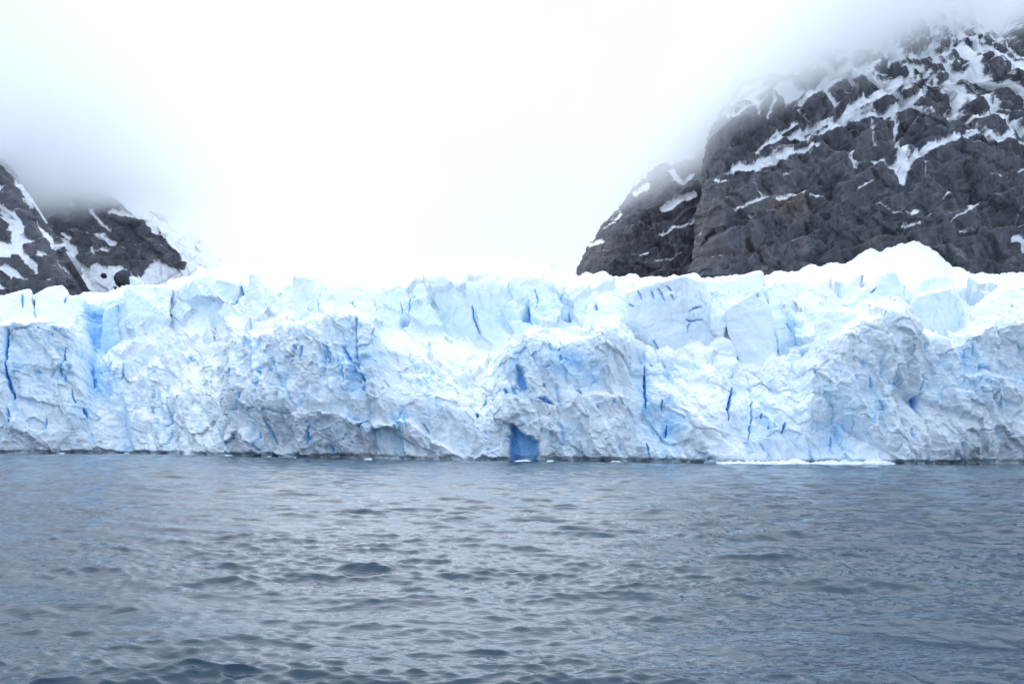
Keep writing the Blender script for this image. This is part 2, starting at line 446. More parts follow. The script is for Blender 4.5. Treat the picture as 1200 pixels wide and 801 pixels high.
# hollows: polygon, depth m, blueness, edge softness px
HOLLOWS = [
    ('ice_cave', 'tall blue sea cave at the foot of the ice cliff', [(597, 494), (604, 497), (612, 506), (622, 512), (631, 517), (633, 528), (634, 546), (594, 546), (595, 520)], 5.0, .66, 2.0),
    ('ice_hollow', 'bright blue slanting hollow above the sea cave', [(604, 430), (612, 432), (617, 445), (619, 457), (609, 456), (605, 445)], 3, .6, 2.0),
    ('ice_hollow', 'deep blue slot in the middle of the cliff face', [(628, 466), (640, 465), (649, 467), (653, 474), (644, 474), (634, 471)], 3, .72, 1.4),
    ('ice_hollow', 'pale grey arched alcove at the waterline', [(430, 508), (438, 501), (452, 499), (466, 503), (474, 512), (474, 545), (434, 545)], 3.2, .12, 2.5),
    ('ice_hollow', 'bright blue hollow in the smooth upper wall', [(619, 356), (621, 366), (622, 377), (617, 379), (611, 374), (615, 364)], 4, .62, 1.6),
    ('ice_hollow', 'pale blue wedge hollow in the upper wall', [(470, 374), (482, 377), (476, 386), (468, 386)], 3, .42, 3.0),
]
BULGES = [(350, 470, 95, 70, 4.0), (430, 420, 22, 40, 3.5), (140, 500, 9, 45, -4.0), (205, 480, 40, 40, 2.0), (705, 410, 20, 40, 3.0), (745, 440, 10, 50, -3.5), (640, 420, 28, 28, 2.0),
          (820, 480, 35, 50, 2.5), (775, 500, 18, 40, -3.0), (1045, 400, 30, 40, 2.0), (1080, 465, 22, 22, -3.5), (1130, 515, 70, 25, 3.0), (930, 510, 40, 35, 1.5), (985, 515, 40, 25, -2.5), (60, 500, 45, 40, 1.5), (500, 470, 45, 30, 2.5), (555, 505, 35, 35, 2.0)]
# bluer ice bands: px, py, rx, ry, amount
BLUES = [(30, 430, 70, 70, .10), (118, 385, 16, 45, .34), (112, 440, 14, 40, .22), (143, 500, 9, 50, .22), (780, 505, 28, 42, .26), (755, 450, 10, 50, .25), (605, 440, 16, 40, .18), (660, 425, 40, 25, .22), (635, 370, 60, 30, .12), (500, 370, 110, 30, .08),
         (895, 500, 50, 45, .14), (985, 515, 55, 35, .14), (340, 450, 90, 90, .06), (420, 420, 40, 50, .16), (1140, 440, 70, 40, .14), (260, 350, 60, 20, .12), (930, 400, 24, 16, .2), (1000, 470, 40, 40, .1), (190, 480, 20, 40, .12), (700, 440, 20, 40, .1), (160, 350, 30, 25, .1)]
# smoother, less broken patches
CALM = [(205, 470, 50, 60, .75), (175, 515, 60, 25, .4), (520, 470, 55, 40, .5), (690, 490, 40, 60, .45), (850, 460, 70, 45, .6), (900, 520, 80, 30, .5), (200, 440, 55, 25, .85), (800, 500, 45, 45, .45), (1100, 505, 60, 22, .6), (930, 490, 45, 45, .5), (440, 395, 18, 40, .75), (550, 430, 60, 25, .8), (452, 520, 24, 24, .7), (860, 500, 30, 40, .35), (60, 495, 50, 40, .45), (145, 500, 12, 45, .7), (830, 430, 70, 25, .35), (1030, 520, 60, 25, .3)]


def blob(px, py, lst):
    s = np.zeros(px.shape)
    for cx, cy, rx, ry, a in lst:
        d = ((px - cx) / rx) ** 2 + ((py - cy) / ry) ** 2
        s = s + a * np.exp(-d * 1.4)
    return s


def crack_fields(px, py, wob, lst):
    """depth, mask and id of the crevasse at each point of the sheet"""
    dep = np.zeros(px.shape); msk = np.zeros(px.shape); cid = np.full(px.shape, -1); halo = np.zeros(px.shape)
    X = px + wob[0]; Yq = py + wob[1]
    for k, (pts, w, d) in enumerate(lst):
        a = np.array(pts, float); x0, y0 = a.min(0) - 12; x1, y1 = a.max(0) + 12
        box = (px > x0) & (px < x1) & (py > y0) & (py < y1)
        if not box.any(): continue
        ds, t = seg_dist(X[box], Yq[box], pts)
        wd = w * .74 * (.3 + .85 * np.sin(np.pi * np.clip(t * .9 + .05, 0, 1)))
        m = 1 - sstep(wd * .25, wd * 1.45, ds)
        halo[box] = np.maximum(halo[box], np.exp(-(ds / (wd * 2.6 + 1.2)) ** 2))
        cur = msk[box]; mk = m > cur
        dep[box] = np.where(mk, m * d, dep[box]); c = cid[box]; c[mk & (m > .3)] = k; cid[box] = c
        msk[box] = np.maximum(cur, m)
    return dep, msk, cid, halo


def build_glacier():
    cols = np.concatenate([np.arange(-400, -180, 5.0), np.arange(-180, -30, 1.7), np.arange(-30, 1230, .85), np.arange(1230, 1390, 1.7), np.arange(1390, 1620, 5.0)])
    nc = len(cols)
    g = [gsm(np.interp(cols, CT[:, 0], CT[:, k]), 3.0, 0) for k in range(1, 9)]
    wob1 = 3.0 * perlin(cols * .11, 0 * cols + 3.3, 0 * cols) + 1.6 * perlin(cols * .4, 0 * cols + 9.1, 0 * cols)
    wob2 = 1.6 * perlin(cols * .06, 0 * cols + 5.3, 0 * cols) + .8 * perlin(cols * .23, 0 * cols + 1.1, 0 * cols)
    mid_y, mid_d, cr_y, cr_d, ft_y, ft_d, rm_y, rm_d = g
    cr_y = cr_y + wob1; rm_y = rm_y + wob2
    yb = gsm(YB(cols), 12, 0); by = np.interp(cols, base_x, base_y)
    # rows: (py, d) of profile stations
    st_py = [by + 9, by, mid_y, cr_y, .45 * cr_y + .55 * ft_y - 1, ft_y, rm_y, rm_y + 5, rm_y + 40]
    st_d = [0 * cols, 0 * cols, mid_d, cr_d, .5 * (cr_d + ft_d), ft_d, rm_d, rm_d + 14, rm_d + 22]
    nseg = [6, 95, 100, 34, 40, 88, 16, 5]
    py = []; dd = []
    for i, n in enumerate(nseg):
        t = np.linspace(0, 1, n, endpoint=False)[:, None]
        py.append(st_py[i] * (1 - t) + st_py[i + 1] * t); dd.append(st_d[i] * (1 - t) + st_d[i + 1] * t)
    py = np.concatenate(py); dd = np.concatenate(dd)
    rows = np.arange(len(py)); edge = np.cumsum(nseg)
    dd = gsm(dd, 5, 0); py = gsm(py, 1.5, 0)
    PX = np.broadcast_to(cols, py.shape).copy()
    Y = yb + dd
    P0 = at(PX, py, Y)
    nrm = gsm(gsm(grid_normals(P0), 3, 0), 3, 1); nrm /= np.linalg.norm(nrm, axis=-1, keepdims=True)
    if nrm[60, nc // 2, 1] > 0: nrm = -nrm
    # masks by station
    r = rows[:, None] + 0 * PX
    on_face = 1 - sstep(edge[2] - 4, edge[2] + 24, r)
    on_wall = sstep(edge[3] + 10, edge[4] + 2, r) * (1 - sstep(edge[5] - 2, edge[5] + 8, r))
    on_shelf = np.clip(1 - on_face - on_wall, 0, 1)
    calm = np.clip(blob(PX, py, CALM) + .55 * sstep(.05, .5, fbm(P0, 14, 3, off=5.5)), 0, 1)
    rough = .82 * on_face * (1 - .85 * calm) + on_shelf * .34 + on_wall * .12
    # warped sheet coordinates in metres
    al = P0[..., 2] + .35 * (P0[..., 1] - yb)
    wx = fbm(P0, 5, 3, off=2.2); wz = fbm(P0, 5, 3, off=8.4)
    su = P0[..., 0] + 1.5 * wx + .35 * al; sv = al + 1.5 * wz
    f0, e0 = facets(su / 17.0, sv / 21.0, 5, .6)
    f1, e1 = facets(su / 8.0, sv / 10.0, 11, .55)
    f2, e2 = facets(su / 3.2, sv / 3.8, 21, .6)
    f3, e3 = facets(su / 1.35 + wx, sv / 1.25, 31, .7)
    f4, e4 = facets(su / .75, sv / .6 + wz, 41, .7)
    f0 = on_face * gsm(gsm(f0, 1.7, 0), 1.7, 1) + (1 - on_face) * f0   # old breaks of the front are worn round
    low = fbm(P0, 20, 3, off=1.0)
    flute = fbm(P0, 3.0, 3, sc3=(1, 1, 5.0), off=4.0)
    column = ridged(np.stack([su, P0[..., 1] * .3, P0[..., 2]], -1), 8.0, 3, .5, (1, 1, 4.5), 14.0)
    chips = ridged(P0, 2.6, 4, .55, (1.0, 1.0, .8), 3.0)
    d = (-1.5 * on_face * np.clip(column - .35, 0, 1) * 2.4 + 2.9 * low * (on_face + .5 * on_shelf + .3 * on_wall)
         + rough * (4.4 * f0 + 3.4 * f1 + 1.35 * f2 + .42 * f3 + .18 * f4 + .32 * chips + 1.3 * flute)
         + on_face * calm * (1.6 * f0 + .7 * f1 + .28 * f2 + .07 * f3 + .12 * chips + .4 * flute)
         + on_wall * (1.25 + .8 * sstep(800, 900, PX)) * (4.0 * f0 + 2.2 * f1 + .7 * flute + .12 * chips + .3 * f2) + on_shelf * (1.6 * f0 + 1.1 * f1 + .6 * f2 + .7 * fbm(P0, 5, 4, off=9.)))
    # joints between the biggest blocks open a little
    joint = (1 - sstep(.0, .10, e1)) * on_face * (1 - calm) * sstep(-.1, .4, fbm(P0, 9, 2, off=13))
    d -= .5 * joint
    d += blob(PX, py, BULGES) * on_face
    # the sea has cut a notch at the waterline
    z0 = P0[..., 2]
    notchn = .55 + .5 * fbm(P0, 10, 2, off=21)
    notch = sstep(1.35, .55, z0 + .5 * fbm(P0, 2.2, 2, off=31)) * np.clip(notchn * 1.5, 0, 1)
    d -= 1.5 * notch
    wob = (3.2 * fbm(P0, 3.2, 4, .6, off=40), 3.2 * fbm(P0, 3.2, 4, .6, off=44))
    dep, msk, cid, halo = crack_fields(PX, py, wob, CRACKS)
    dep *= .75 + .4 * fbm(P0, 1.2, 2, off=51)
    d -= dep
    blue = np.clip(1.5 * blob(PX, py, BLUES) * (1 + .8 * fbm(P0, 4, 3, off=61)), 0, .55) + .10 * on_wall
    # veins of clear blue ice, steep and slightly leaning
    vu = np.stack([P0[..., 0] + .22 * P0[..., 2] + .8 * wx, P0[..., 1] * 0, P0[..., 2]], -1)
    vein = sstep(.72, .95, ridged(vu, 9.0, 3, .55, (.7, 1, 3.2), 12.0)) * sstep(-.05, .35, fbm(P0, 16, 3, off=66.))
    blue = blue + on_face * (.05 + .13 * sstep(.05, .45, fbm(P0, 11, 3, off=64.)))
    blue = blue + .42 * vein * on_face + .2 * vein * on_wall
    d -= .8 * vein * on_face
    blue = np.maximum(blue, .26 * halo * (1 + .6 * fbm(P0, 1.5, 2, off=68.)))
    # small pockets of clear ice in the broken parts
    speck = sstep(.40, .62, perlin(su / 1.25, sv / 2.1, P0[..., 1] * .2)) * sstep(.0, .3, fbm(P0, 9, 3, off=77.)) * on_face
    blue = blue + .5 * speck * (1 - .6 * calm); d -= .7 * speck
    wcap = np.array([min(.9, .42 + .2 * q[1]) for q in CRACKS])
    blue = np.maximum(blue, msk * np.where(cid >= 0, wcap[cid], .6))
    blue += .35 * joint * (1 - blue)
    hid = np.full(PX.shape, -1)
    for k, (nm, lab, poly, depth, bl, soft) in enumerate(HOLLOWS):
        sd = poly_sd(PX + 1.7 * wob[0], py + 1.7 * wob[1], poly)
        m = sstep(-soft * .3, soft, sd)
        back = depth * m * (1 + .1 * fbm(P0, 3, 3, off=71 + k))
        d = d * (1 - m * .5) - back
        blue = np.maximum(blue, m * bl * (1 + .22 * fbm(P0, 2.5, 3, off=81 + k)))
        hid = np.where(m > .5, k, hid)
    d *= 1 - sstep(edge[5] + 4, edge[6], r) * .8
    # pushes go mostly along the ground towards the sea, partly along the surface's own normal
    dirv = nrm * .45 + np.array([0, -.55, 0]) * on_face[..., None] + nrm * .55 * (1 - on_face[..., None])
    P = P0 + dirv * d[..., None]
    wet = np.clip(notch * (.35 + .5 * (.5 + fbm(P0, 4, 2, off=91))) * sstep(1.2, .5, z0), 0, .85)
    wet = np.where(hid >= 0, wet * .3, wet)
    grit = np.clip(on_face * (1 - .7 * calm) + .1, 0, 1)
    grit = np.clip(grit * (1 - on_wall) * (1 - .6 * on_shelf), .08, 1)
    F = grid_faces(*PX.shape)
    fc = lambda a: a.reshape(-1)[F]
    fcid = fc(cid).max(1); fm = fc(msk).mean(1); fh = fc(hid).min(1)
    fr = fc(r).mean(1)
    A = dict(blue=blue.ravel(), wet=wet.ravel(), grit=grit.ravel())
    V = P.reshape(-1, 3)
    isc = (fcid >= 0) & (fm > .42) & (fh < 0)
    pieces = []
    for k in range(len(CRACKS)):
        s = np.nonzero(isc & (fcid == k))[0]
        if len(s) == 0: continue
        lab = components(F[s])
        for q in np.unique(lab):
            t = s[lab == q]
            if len(t) >= 14: pieces.append(t)
    pieces.sort(key=len, reverse=True); pieces = pieces[:100]
    isc = np.zeros(len(F), bool)
    for t in pieces: isc[t] = True
    root = empty('glacier_front', at(600, 540, 240.0) * np.array([1, 1, 0]))
    tag(root, 'long broken blue-white ice wall of a tidewater glacier rising straight from the sea', 'glacier')
    face = (~isc) & (fh < 0)
    cl = mesh_obj('ice_cliff', V, F[face & (fr < edge[2] + 6)], M_ICE, root, attrs=A); cl['label'] = 'rough crumbling front face of the glacier above the water'
    cl = mesh_obj('upper_wall', V, F[face & (fr >= edge[2] + 6)], M_ICE, root, attrs=A); cl['label'] = 'smooth pale upper ice wall set back above the rough face'
    for t in pieces: mesh_obj('crevasse', V, F[t], M_ICE, root, attrs=A)
    for k, (nm, lab, *_r) in enumerate(HOLLOWS):
        s = fh == k
        if s.sum() >= 4:
            o = mesh_obj(nm, V, F[s], M_ICE, root, attrs=A); o['label'] = lab
    return root


# ------------------------------------------------------------------ seracs: ice blocks standing on the glacier
SERACS = [
    # name, label, category, points (px, py, d), grain, cracks, blue
    ('ice_block', 'large square ice block with dark slanting cracks along its snowy top edge', [(732, 343, 24), (768, 333, 22), (799, 323, 20), (738, 418, 27), (802, 418, 23), (823, 330, 30), (829, 350, 31), (835, 396, 32), (837, 418, 32), (742, 339, 46), (815, 320, 44), (826, 330, 48), (736, 418, 48), (838, 418, 48)], .5,
     [([(749, 341), (752, 352)], 1.3, 2.2), ([(763, 341), (767, 351)], 1.3, 1.6), ([(772, 338), (776, 346), (780, 352)], 1.3, 2.6), ([(781, 335), (785, 341)], 1.2, 2.2), ([(787, 345), (790, 350)], 1.3, 2.4), ([(737, 356), (743, 359)], 1.1, 1.6), ([(807, 365), (815, 361), (823, 359)], 1.5, 2.6), ([(803, 374), (812, 376), (824, 374)], 1.2, 2.4), ([(805, 390), (806, 383), (809, 379)], 1.1, 1.8), ([(766, 399), (771, 411)], 1.1, 1.8)], .06),
    ('ice_block', 'tilted smooth ice slab leaning left just right of the large cracked block', [(851, 362, 24), (893, 336, 26), (897, 350, 27), (908, 380, 30), (909, 428, 22), (893, 427, 20), (866, 402, 22), (852, 382, 25), (893, 345, 48), (915, 425, 44), (853, 372, 44)], .35, [([(884, 340), (889, 348)], 1.4, 1.6)], .06),
    ('ice_pinnacle', 'tall round-topped ice spire standing above the left part of the cliff', [(293, 322, 42), (297, 318, 43), (301, 321, 43), (291, 340, 40), (304, 342, 40), (284, 384, 34), (318, 384, 34), (327, 378, 42), (295, 322, 50), (302, 322, 50), (286, 382, 54), (322, 380, 54)], .35, [], .04),
    ('ice_block', 'flat-topped ice block with a shaded front right of the tall spire', [(346, 324, 46), (366, 326, 44), (373, 356, 40), (349, 360, 41), (344, 340, 45), (345, 318, 56), (362, 318, 58), (382, 345, 58), (345, 362, 58)], .35, [], .05),
    ('ice_pinnacle', 'small pointed ice cone beside the low dip in the skyline', [(401, 338, 36), (394, 356, 33), (410, 358, 33), (386, 374, 28), (418, 374, 29), (403, 342, 44), (415, 372, 46), (388, 372, 46)], .3, [], .06),
    ('ice_block', 'broad pale ice block left of the tall spire', [(254, 328, 46), (282, 333, 46), (272, 364, 42), (247, 368, 40), (255, 326, 58), (284, 330, 58), (250, 368, 56)], .35, [], .16),
    ('ice_mound', 'snow-capped ice hump leftmost on the glacier below the dark ridge', [(-40, 360, 26), (-8, 352, 30), (22, 341, 32), (36, 338, 34), (30, 372, 22), (42, 376, 24), (-40, 384, 20), (35, 342, 50), (-40, 358, 50), (45, 372, 46)], .35, [([(26, 345), (27, 360)], 1.8, 1.2)], .1),
    ('ice_mound', 'rounded ice dome just below the tail of the dark rock ridge', [(41, 345, 32), (58, 335, 35), (73, 333, 36), (82, 346, 33), (92, 388, 20), (44, 386, 20), (78, 338, 50), (42, 350, 50), (95, 380, 44)], .35, [([(78, 349), (76, 355)], 1.4, 1.6)], .08),
    ('ice_mound', 'low pale ice hummock under the round black outcrop', [(149, 336, 42), (160, 333, 46), (180, 336, 46), (200, 338, 48), (148, 370, 34), (198, 372, 34), (152, 335, 56), (198, 337, 58)], .6, [], .08),
    ('ice_block', 'striated snow-dusted block on the crest right of centre', [(961, 364, 12), (975, 363, 14), (997, 366, 12), (999, 385, 9), (992, 418, 5), (958, 412, 7), (954, 388, 10), (963, 364, 26), (1000, 368, 26), (1000, 415, 24), (956, 412, 24)], .5, [], .06),
    ('ice_pinnacle', 'sharp triangular ice peak on the right below the snow apron', [(1045, 313, 42), (1050, 322, 40), (1032, 331, 39), (1004, 344, 39), (992, 360, 38), (1062, 354, 38), (1045, 318, 56), (1064, 350, 60), (992, 356, 58)], .3, [([(1020, 345), (1026, 338)], 1.5, 2), ([(1022, 354), (1040, 350)], 1.6, 2)], .1),
    ('ice_pinnacle', 'pyramid-shaped ice peak standing behind the wide fluted block', [(1093, 321, 46), (1104, 338, 44), (1076, 330, 46), (1062, 336, 44), (1058, 350, 40), (1108, 356, 40), (1093, 325, 58), (1110, 350, 58), (1060, 346, 58)], .3, [], .1),
    ('ice_block', 'wide ice block with vertical fluted front on the right', [(1070, 350, 25), (1078, 345, 26), (1112, 338, 26), (1125, 354, 27), (1124, 388, 27), (1100, 396, 25), (1064, 398, 26), (1080, 345, 50), (1116, 340, 50), (1130, 388, 48), (1068, 396, 48)], .7, [([(1065, 350), (1068, 368)], 1.6, 1.6)], .08),
    ('ice_block', 'rounded slab wedged under the sharp triangular peak', [(1018, 352, 36), (1036, 347, 36), (1055, 348, 35), (1066, 356, 34), (1066, 370, 29), (1024, 370, 29), (1040, 348, 48), (1066, 356, 48), (1018, 356, 48)], .3, [([(1061, 340), (1063, 346)], 1.2, 1.5)], .16),
    ('ice_mound', 'long smooth ice dome rightmost on the upper glacier', [(1128, 370, 30), (1158, 342, 38), (1182, 334, 42), (1260, 334, 42), (1290, 350, 40), (1280, 374, 30), (1150, 376, 28), (1184, 333, 60), (1270, 334, 60)], .5, [], .07),
    ('ice_block', 'small angular ice block sunk in the crest below the snow cone', [(918, 424, 19), (927, 408, 21), (938, 411, 21), (940, 424, 19), (922, 426, 18), (928, 408, 30), (940, 412, 30), (918, 426, 30)], .35, [], .16),
    ('ice_mound', 'small rounded ice lump at the foot of the leaning slab', [(829, 410, 23), (838, 399, 24), (848, 396, 24), (858, 402, 23), (863, 416, 22), (832, 418, 21), (848, 397, 34), (864, 415, 34), (832, 412, 34)], .4, [], .05),
    ('ice_pinnacle', 'snow-covered ice cone left of the striated crest block', [(962, 326, 44), (946, 342, 40), (934, 366, 34), (982, 350, 40), (990, 366, 36), (962, 372, 32), (963, 330, 56), (990, 360, 58), (936, 362, 56)], .4, [], .03),
    ('ice_block', 'thin flat slab on the skyline behind the leaning slab', [(822, 339, 50), (850, 331, 52), (889, 319, 54), (896, 327, 54), (894, 340, 50), (828, 352, 48), (850, 328, 66), (892, 318, 68), (826, 338, 64), (896, 345, 66)], .3, [], .04),
    ('ice_block', 'pale leaning wedge between the leaning slab and the snow cone', [(900, 336, 40), (914, 340, 38), (934, 372, 34), (940, 398, 30), (912, 400, 28), (900, 370, 34), (904, 337, 52), (940, 385, 50), (902, 395, 50)], .35, [([(921, 380), (930, 392)], 1.8, 2)], .12),
    ('ice_pinnacle', 'tiny ice horn on the bright snow shelf left of the rough buttress', [(209, 391, 26), (203, 406, 24), (218, 407, 24), (209, 395, 32), (216, 406, 34), (203, 405, 34)], .25, [], .08),
    ('ice_pinnacle', 'small white ice tooth below the broad pale block', [(244, 381, 30), (239, 394, 28), (250, 395, 28), (244, 385, 36), (250, 394, 38), (239, 394, 38)], .25, [], .04),
    ('ice_block', 'upright ice fin in the blue recess under the rounded dome', [(122, 362, 40), (136, 356, 42), (140, 398, 36), (118, 404, 36), (124, 358, 56), (142, 356, 56), (140, 402, 54), (118, 402, 54)], .35, [], .26),
]


def hull_serac(name, label, pts, grain, cracks, blue0, cat, group):
    P = np.array([at(px, py, float(YB(px)) + d) for px, py, d in pts])
    # let it reach down into the glacier it stands on
    foot = P[P[:, 2] < np.percentile(P[:, 2], 40)].copy(); foot[:, 2] -= 5.0
    bm = bmesh.new()
    for p in np.concatenate([P, foot]): bm.verts.new(p)
    r = bmesh.ops.convex_hull(bm, input=bm.verts[:])
    bmesh.ops.delete(bm, geom=[e for e in r['geom_interior'] if isinstance(e, bmesh.types.BMVert)], context='VERTS')
    bmesh.ops.dissolve_limit(bm, angle_limit=math.radians(3), verts=bm.verts[:], edges=bm.edges[:])
    bmesh.ops.bevel(bm, geom=bm.edges[:], offset=(1.6 if name == 'ice_mound' else .6), segments=3, affect='EDGES', profile=.5, clamp_overlap=True)
    bmesh.ops.recalc_face_normals(bm, faces=bm.faces[:])
    me = bpy.data.meshes.new('tmp'); bm.to_mesh(me); bm.free()
    ob = bpy.data.objects.new('tmp', me); COL.objects.link(ob)
    md = ob.modifiers.new('r', 'REMESH'); md.mode = 'VOXEL'
    ext = np.ptp(P, axis=0).max()
    md.voxel_size = float(np.clip(ext / 70, .14, .3)); md.use_smooth_shade = True
    dg = bpy.context.evaluated_depsgraph_get(); ev = ob.evaluated_get(dg); m2 = ev.to_mesh()
    n = len(m2.vertices); V = np.empty(n * 3, np.float32); m2.vertices.foreach_get('co', V); V = V.reshape(-1, 3).astype(float)
    halo = np.zeros(n); NR = np.empty(n * 3, np.float32); m2.vertices.foreach_get('normal', NR); NR = NR.reshape(-1, 3)
    m2.calc_loop_triangles(); nt_ = len(m2.loop_triangles); T = np.empty(nt_ * 3, np.int32); m2.loop_triangles.foreach_get('vertices', T); T = T.reshape(-1, 3)
    ev.to_mesh_clear(); bpy.data.objects.remove(ob); bpy.data.meshes.remove(me)
    w = fbm(V, 4, 3, off=3.1)
    f1, _ = facets((V[:, 0] + V[:, 1] * .6 + 1.5 * w) / 5.0, (V[:, 2] + 1.5 * w) / 6.0, 51, .5)
    f2, _ = facets((V[:, 0] + V[:, 1] * .6 + w) / 1.9, (V[:, 2] + w) / 2.2, 61, .6)
    strata = perlin(V[:, 0] * .05, V[:, 1] * .05, (V[:, 2] - .25 * V[:, 0]) * 1.3)
    flute = fbm(V, 1.8, 3, sc3=(1, 1, 7.0), off=6.2)
    d = .9 * fbm(V, 7, 3, off=2) + grain * (1.0 * f1 + .5 * f2 + .35 * ridged(V, 2.2, 3, off=7)) + .10 * strata + .35 * grain * flute
    PX, PY = proj(V)
    msk = np.zeros(n); cid = np.full(n, -1)
    if cracks:
        wob = (1.6 * fbm(V, 2.5, 3, off=40), 1.6 * fbm(V, 2.5, 3, off=44))
        dep, msk, cid, halo = crack_fields(PX, PY, wob, cracks)
        front = sstep(.25, -.2, NR[:, 1]); msk = msk * front; d = d - dep * front
        cid = np.where(msk > .3, cid, -1)
    V2 = V + NR * d[:, None]
    bl = np.clip((blue0 + .07) * (1 + .9 * fbm(V, 5, 3, off=5)), 0, 1); bl = np.maximum(np.maximum(bl, halo * .22 * sstep(.4, -.2, NR[:, 1])), msk * .9)
    A = dict(blue=bl, wet=0 * bl, grit=np.full(n, np.clip(grain * .9, .1, .6)))
    loc = np.array([P[:, 0].mean(), P[:, 1].mean(), V2[:, 2].min()])
    fc = cid[T].max(1); sel = (fc >= 0) & (msk[T].mean(1) > .42); isc = np.zeros(len(T), bool); pieces = []
    for k in range(len(cracks)):
        s = np.nonzero(sel & (fc == k))[0]
        if len(s) == 0: continue
        lab = components(T[s])
        q = max(np.unique(lab), key=lambda z: (lab == z).sum()); t = s[lab == q]
        if len(t) >= 10: pieces.append(t); isc[t] = True
    o = mesh_obj(name, V2, T[~isc], M_ICE, None, loc, A)
    tag(o, label, cat, group)
    for t in pieces: mesh_obj('crevasse', V2, T[t], M_ICE, o, loc, A)
    return o


# ------------------------------------------------------------------ snowfield behind the rim
TOP_X = [-420, 0, 60, 92, 150, 200, 235, 265, 400, 600, 660, 685, 720, 760, 805, 840, 880, 905, 930, 943, 955, 990, 1005, 1030, 1048, 1060, 1085, 1100, 1115, 1140, 1160, 1180, 1200, 1260, 1640]
TOP_Y = [356, 354, 352, 350, 346, 330, 312, 304, 296, 300, 312, 322, 324, 326, 328, 328, 328, 324, 318, 315, 311, 307, 300, 292, 286, 284, 289, 298, 311, 322, 317, 321, 324, 330, 330]
TOP_D = [640, 640, 640, 640, 720, 900, 1050, 1150, 1350, 1350, 1150, 950, 840, 790, 750, 740, 740, 740, 740, 740, 740, 740, 740, 740, 740, 740, 740, 740, 740, 740, 740, 740, 740, 740, 740]


def build_snowfield():
    cols = np.concatenate([np.arange(-420, -20, 5.0), np.arange(-20, 1220, 1.6), np.arange(1220, 1640, 5.0)])
    rim = gsm(np.interp(cols, CT[:, 0], CT[:, 7]), 6, 0) + 4
    top = gsm(np.interp(cols, TOP_X, TOP_Y), 1.5, 0) + 6.0 * perlin(cols * .055, cols * 0, cols * 0 + .5) + 3.4 * perlin(cols * .11, cols * 0, cols * 0 + 4.5) + 1.3 * perlin(cols * .4, cols * 0, cols * 0 + 7.5)
    td = gsm(np.interp(cols, TOP_X, TOP_D), 12, 0); y0 = gsm(YB(cols), 12, 0) + 58
    top = np.minimum(top, rim - 2)
    t = np.linspace(0, 1, 90)[:, None]
    py = rim + (top - rim) * t ** .8; Y = y0 + (td - y0) * t ** 1.25
    P = at(np.broadcast_to(cols, py.shape), py, Y)
    P = P.copy()
    fade = np.clip(np.minimum(t * 8, (1 - t) * 7), 0, 1)
    P[..., 2] += fade * (5.0 * fbm(P, 34, 4, off=3) + 1.8 * ridged(P, 12, 3, off=9))
    last = P[-1]; back = np.stack([last + np.array([0, 12 * k, -6 * k * k * .6]) for k in range(1, 6)])
    first = P[0]; front = np.stack([first + np.array([0, -6.0, -10.0])])
    P = np.concatenate([front, P, back])
    o = mesh_obj('snowfield', P.reshape(-1, 3), grid_faces(*P.shape[:2]), M_SNOW)
    tag(o, 'bright white snowfield rising behind the ice wall towards the mountains', 'snowfield', kind='structure')


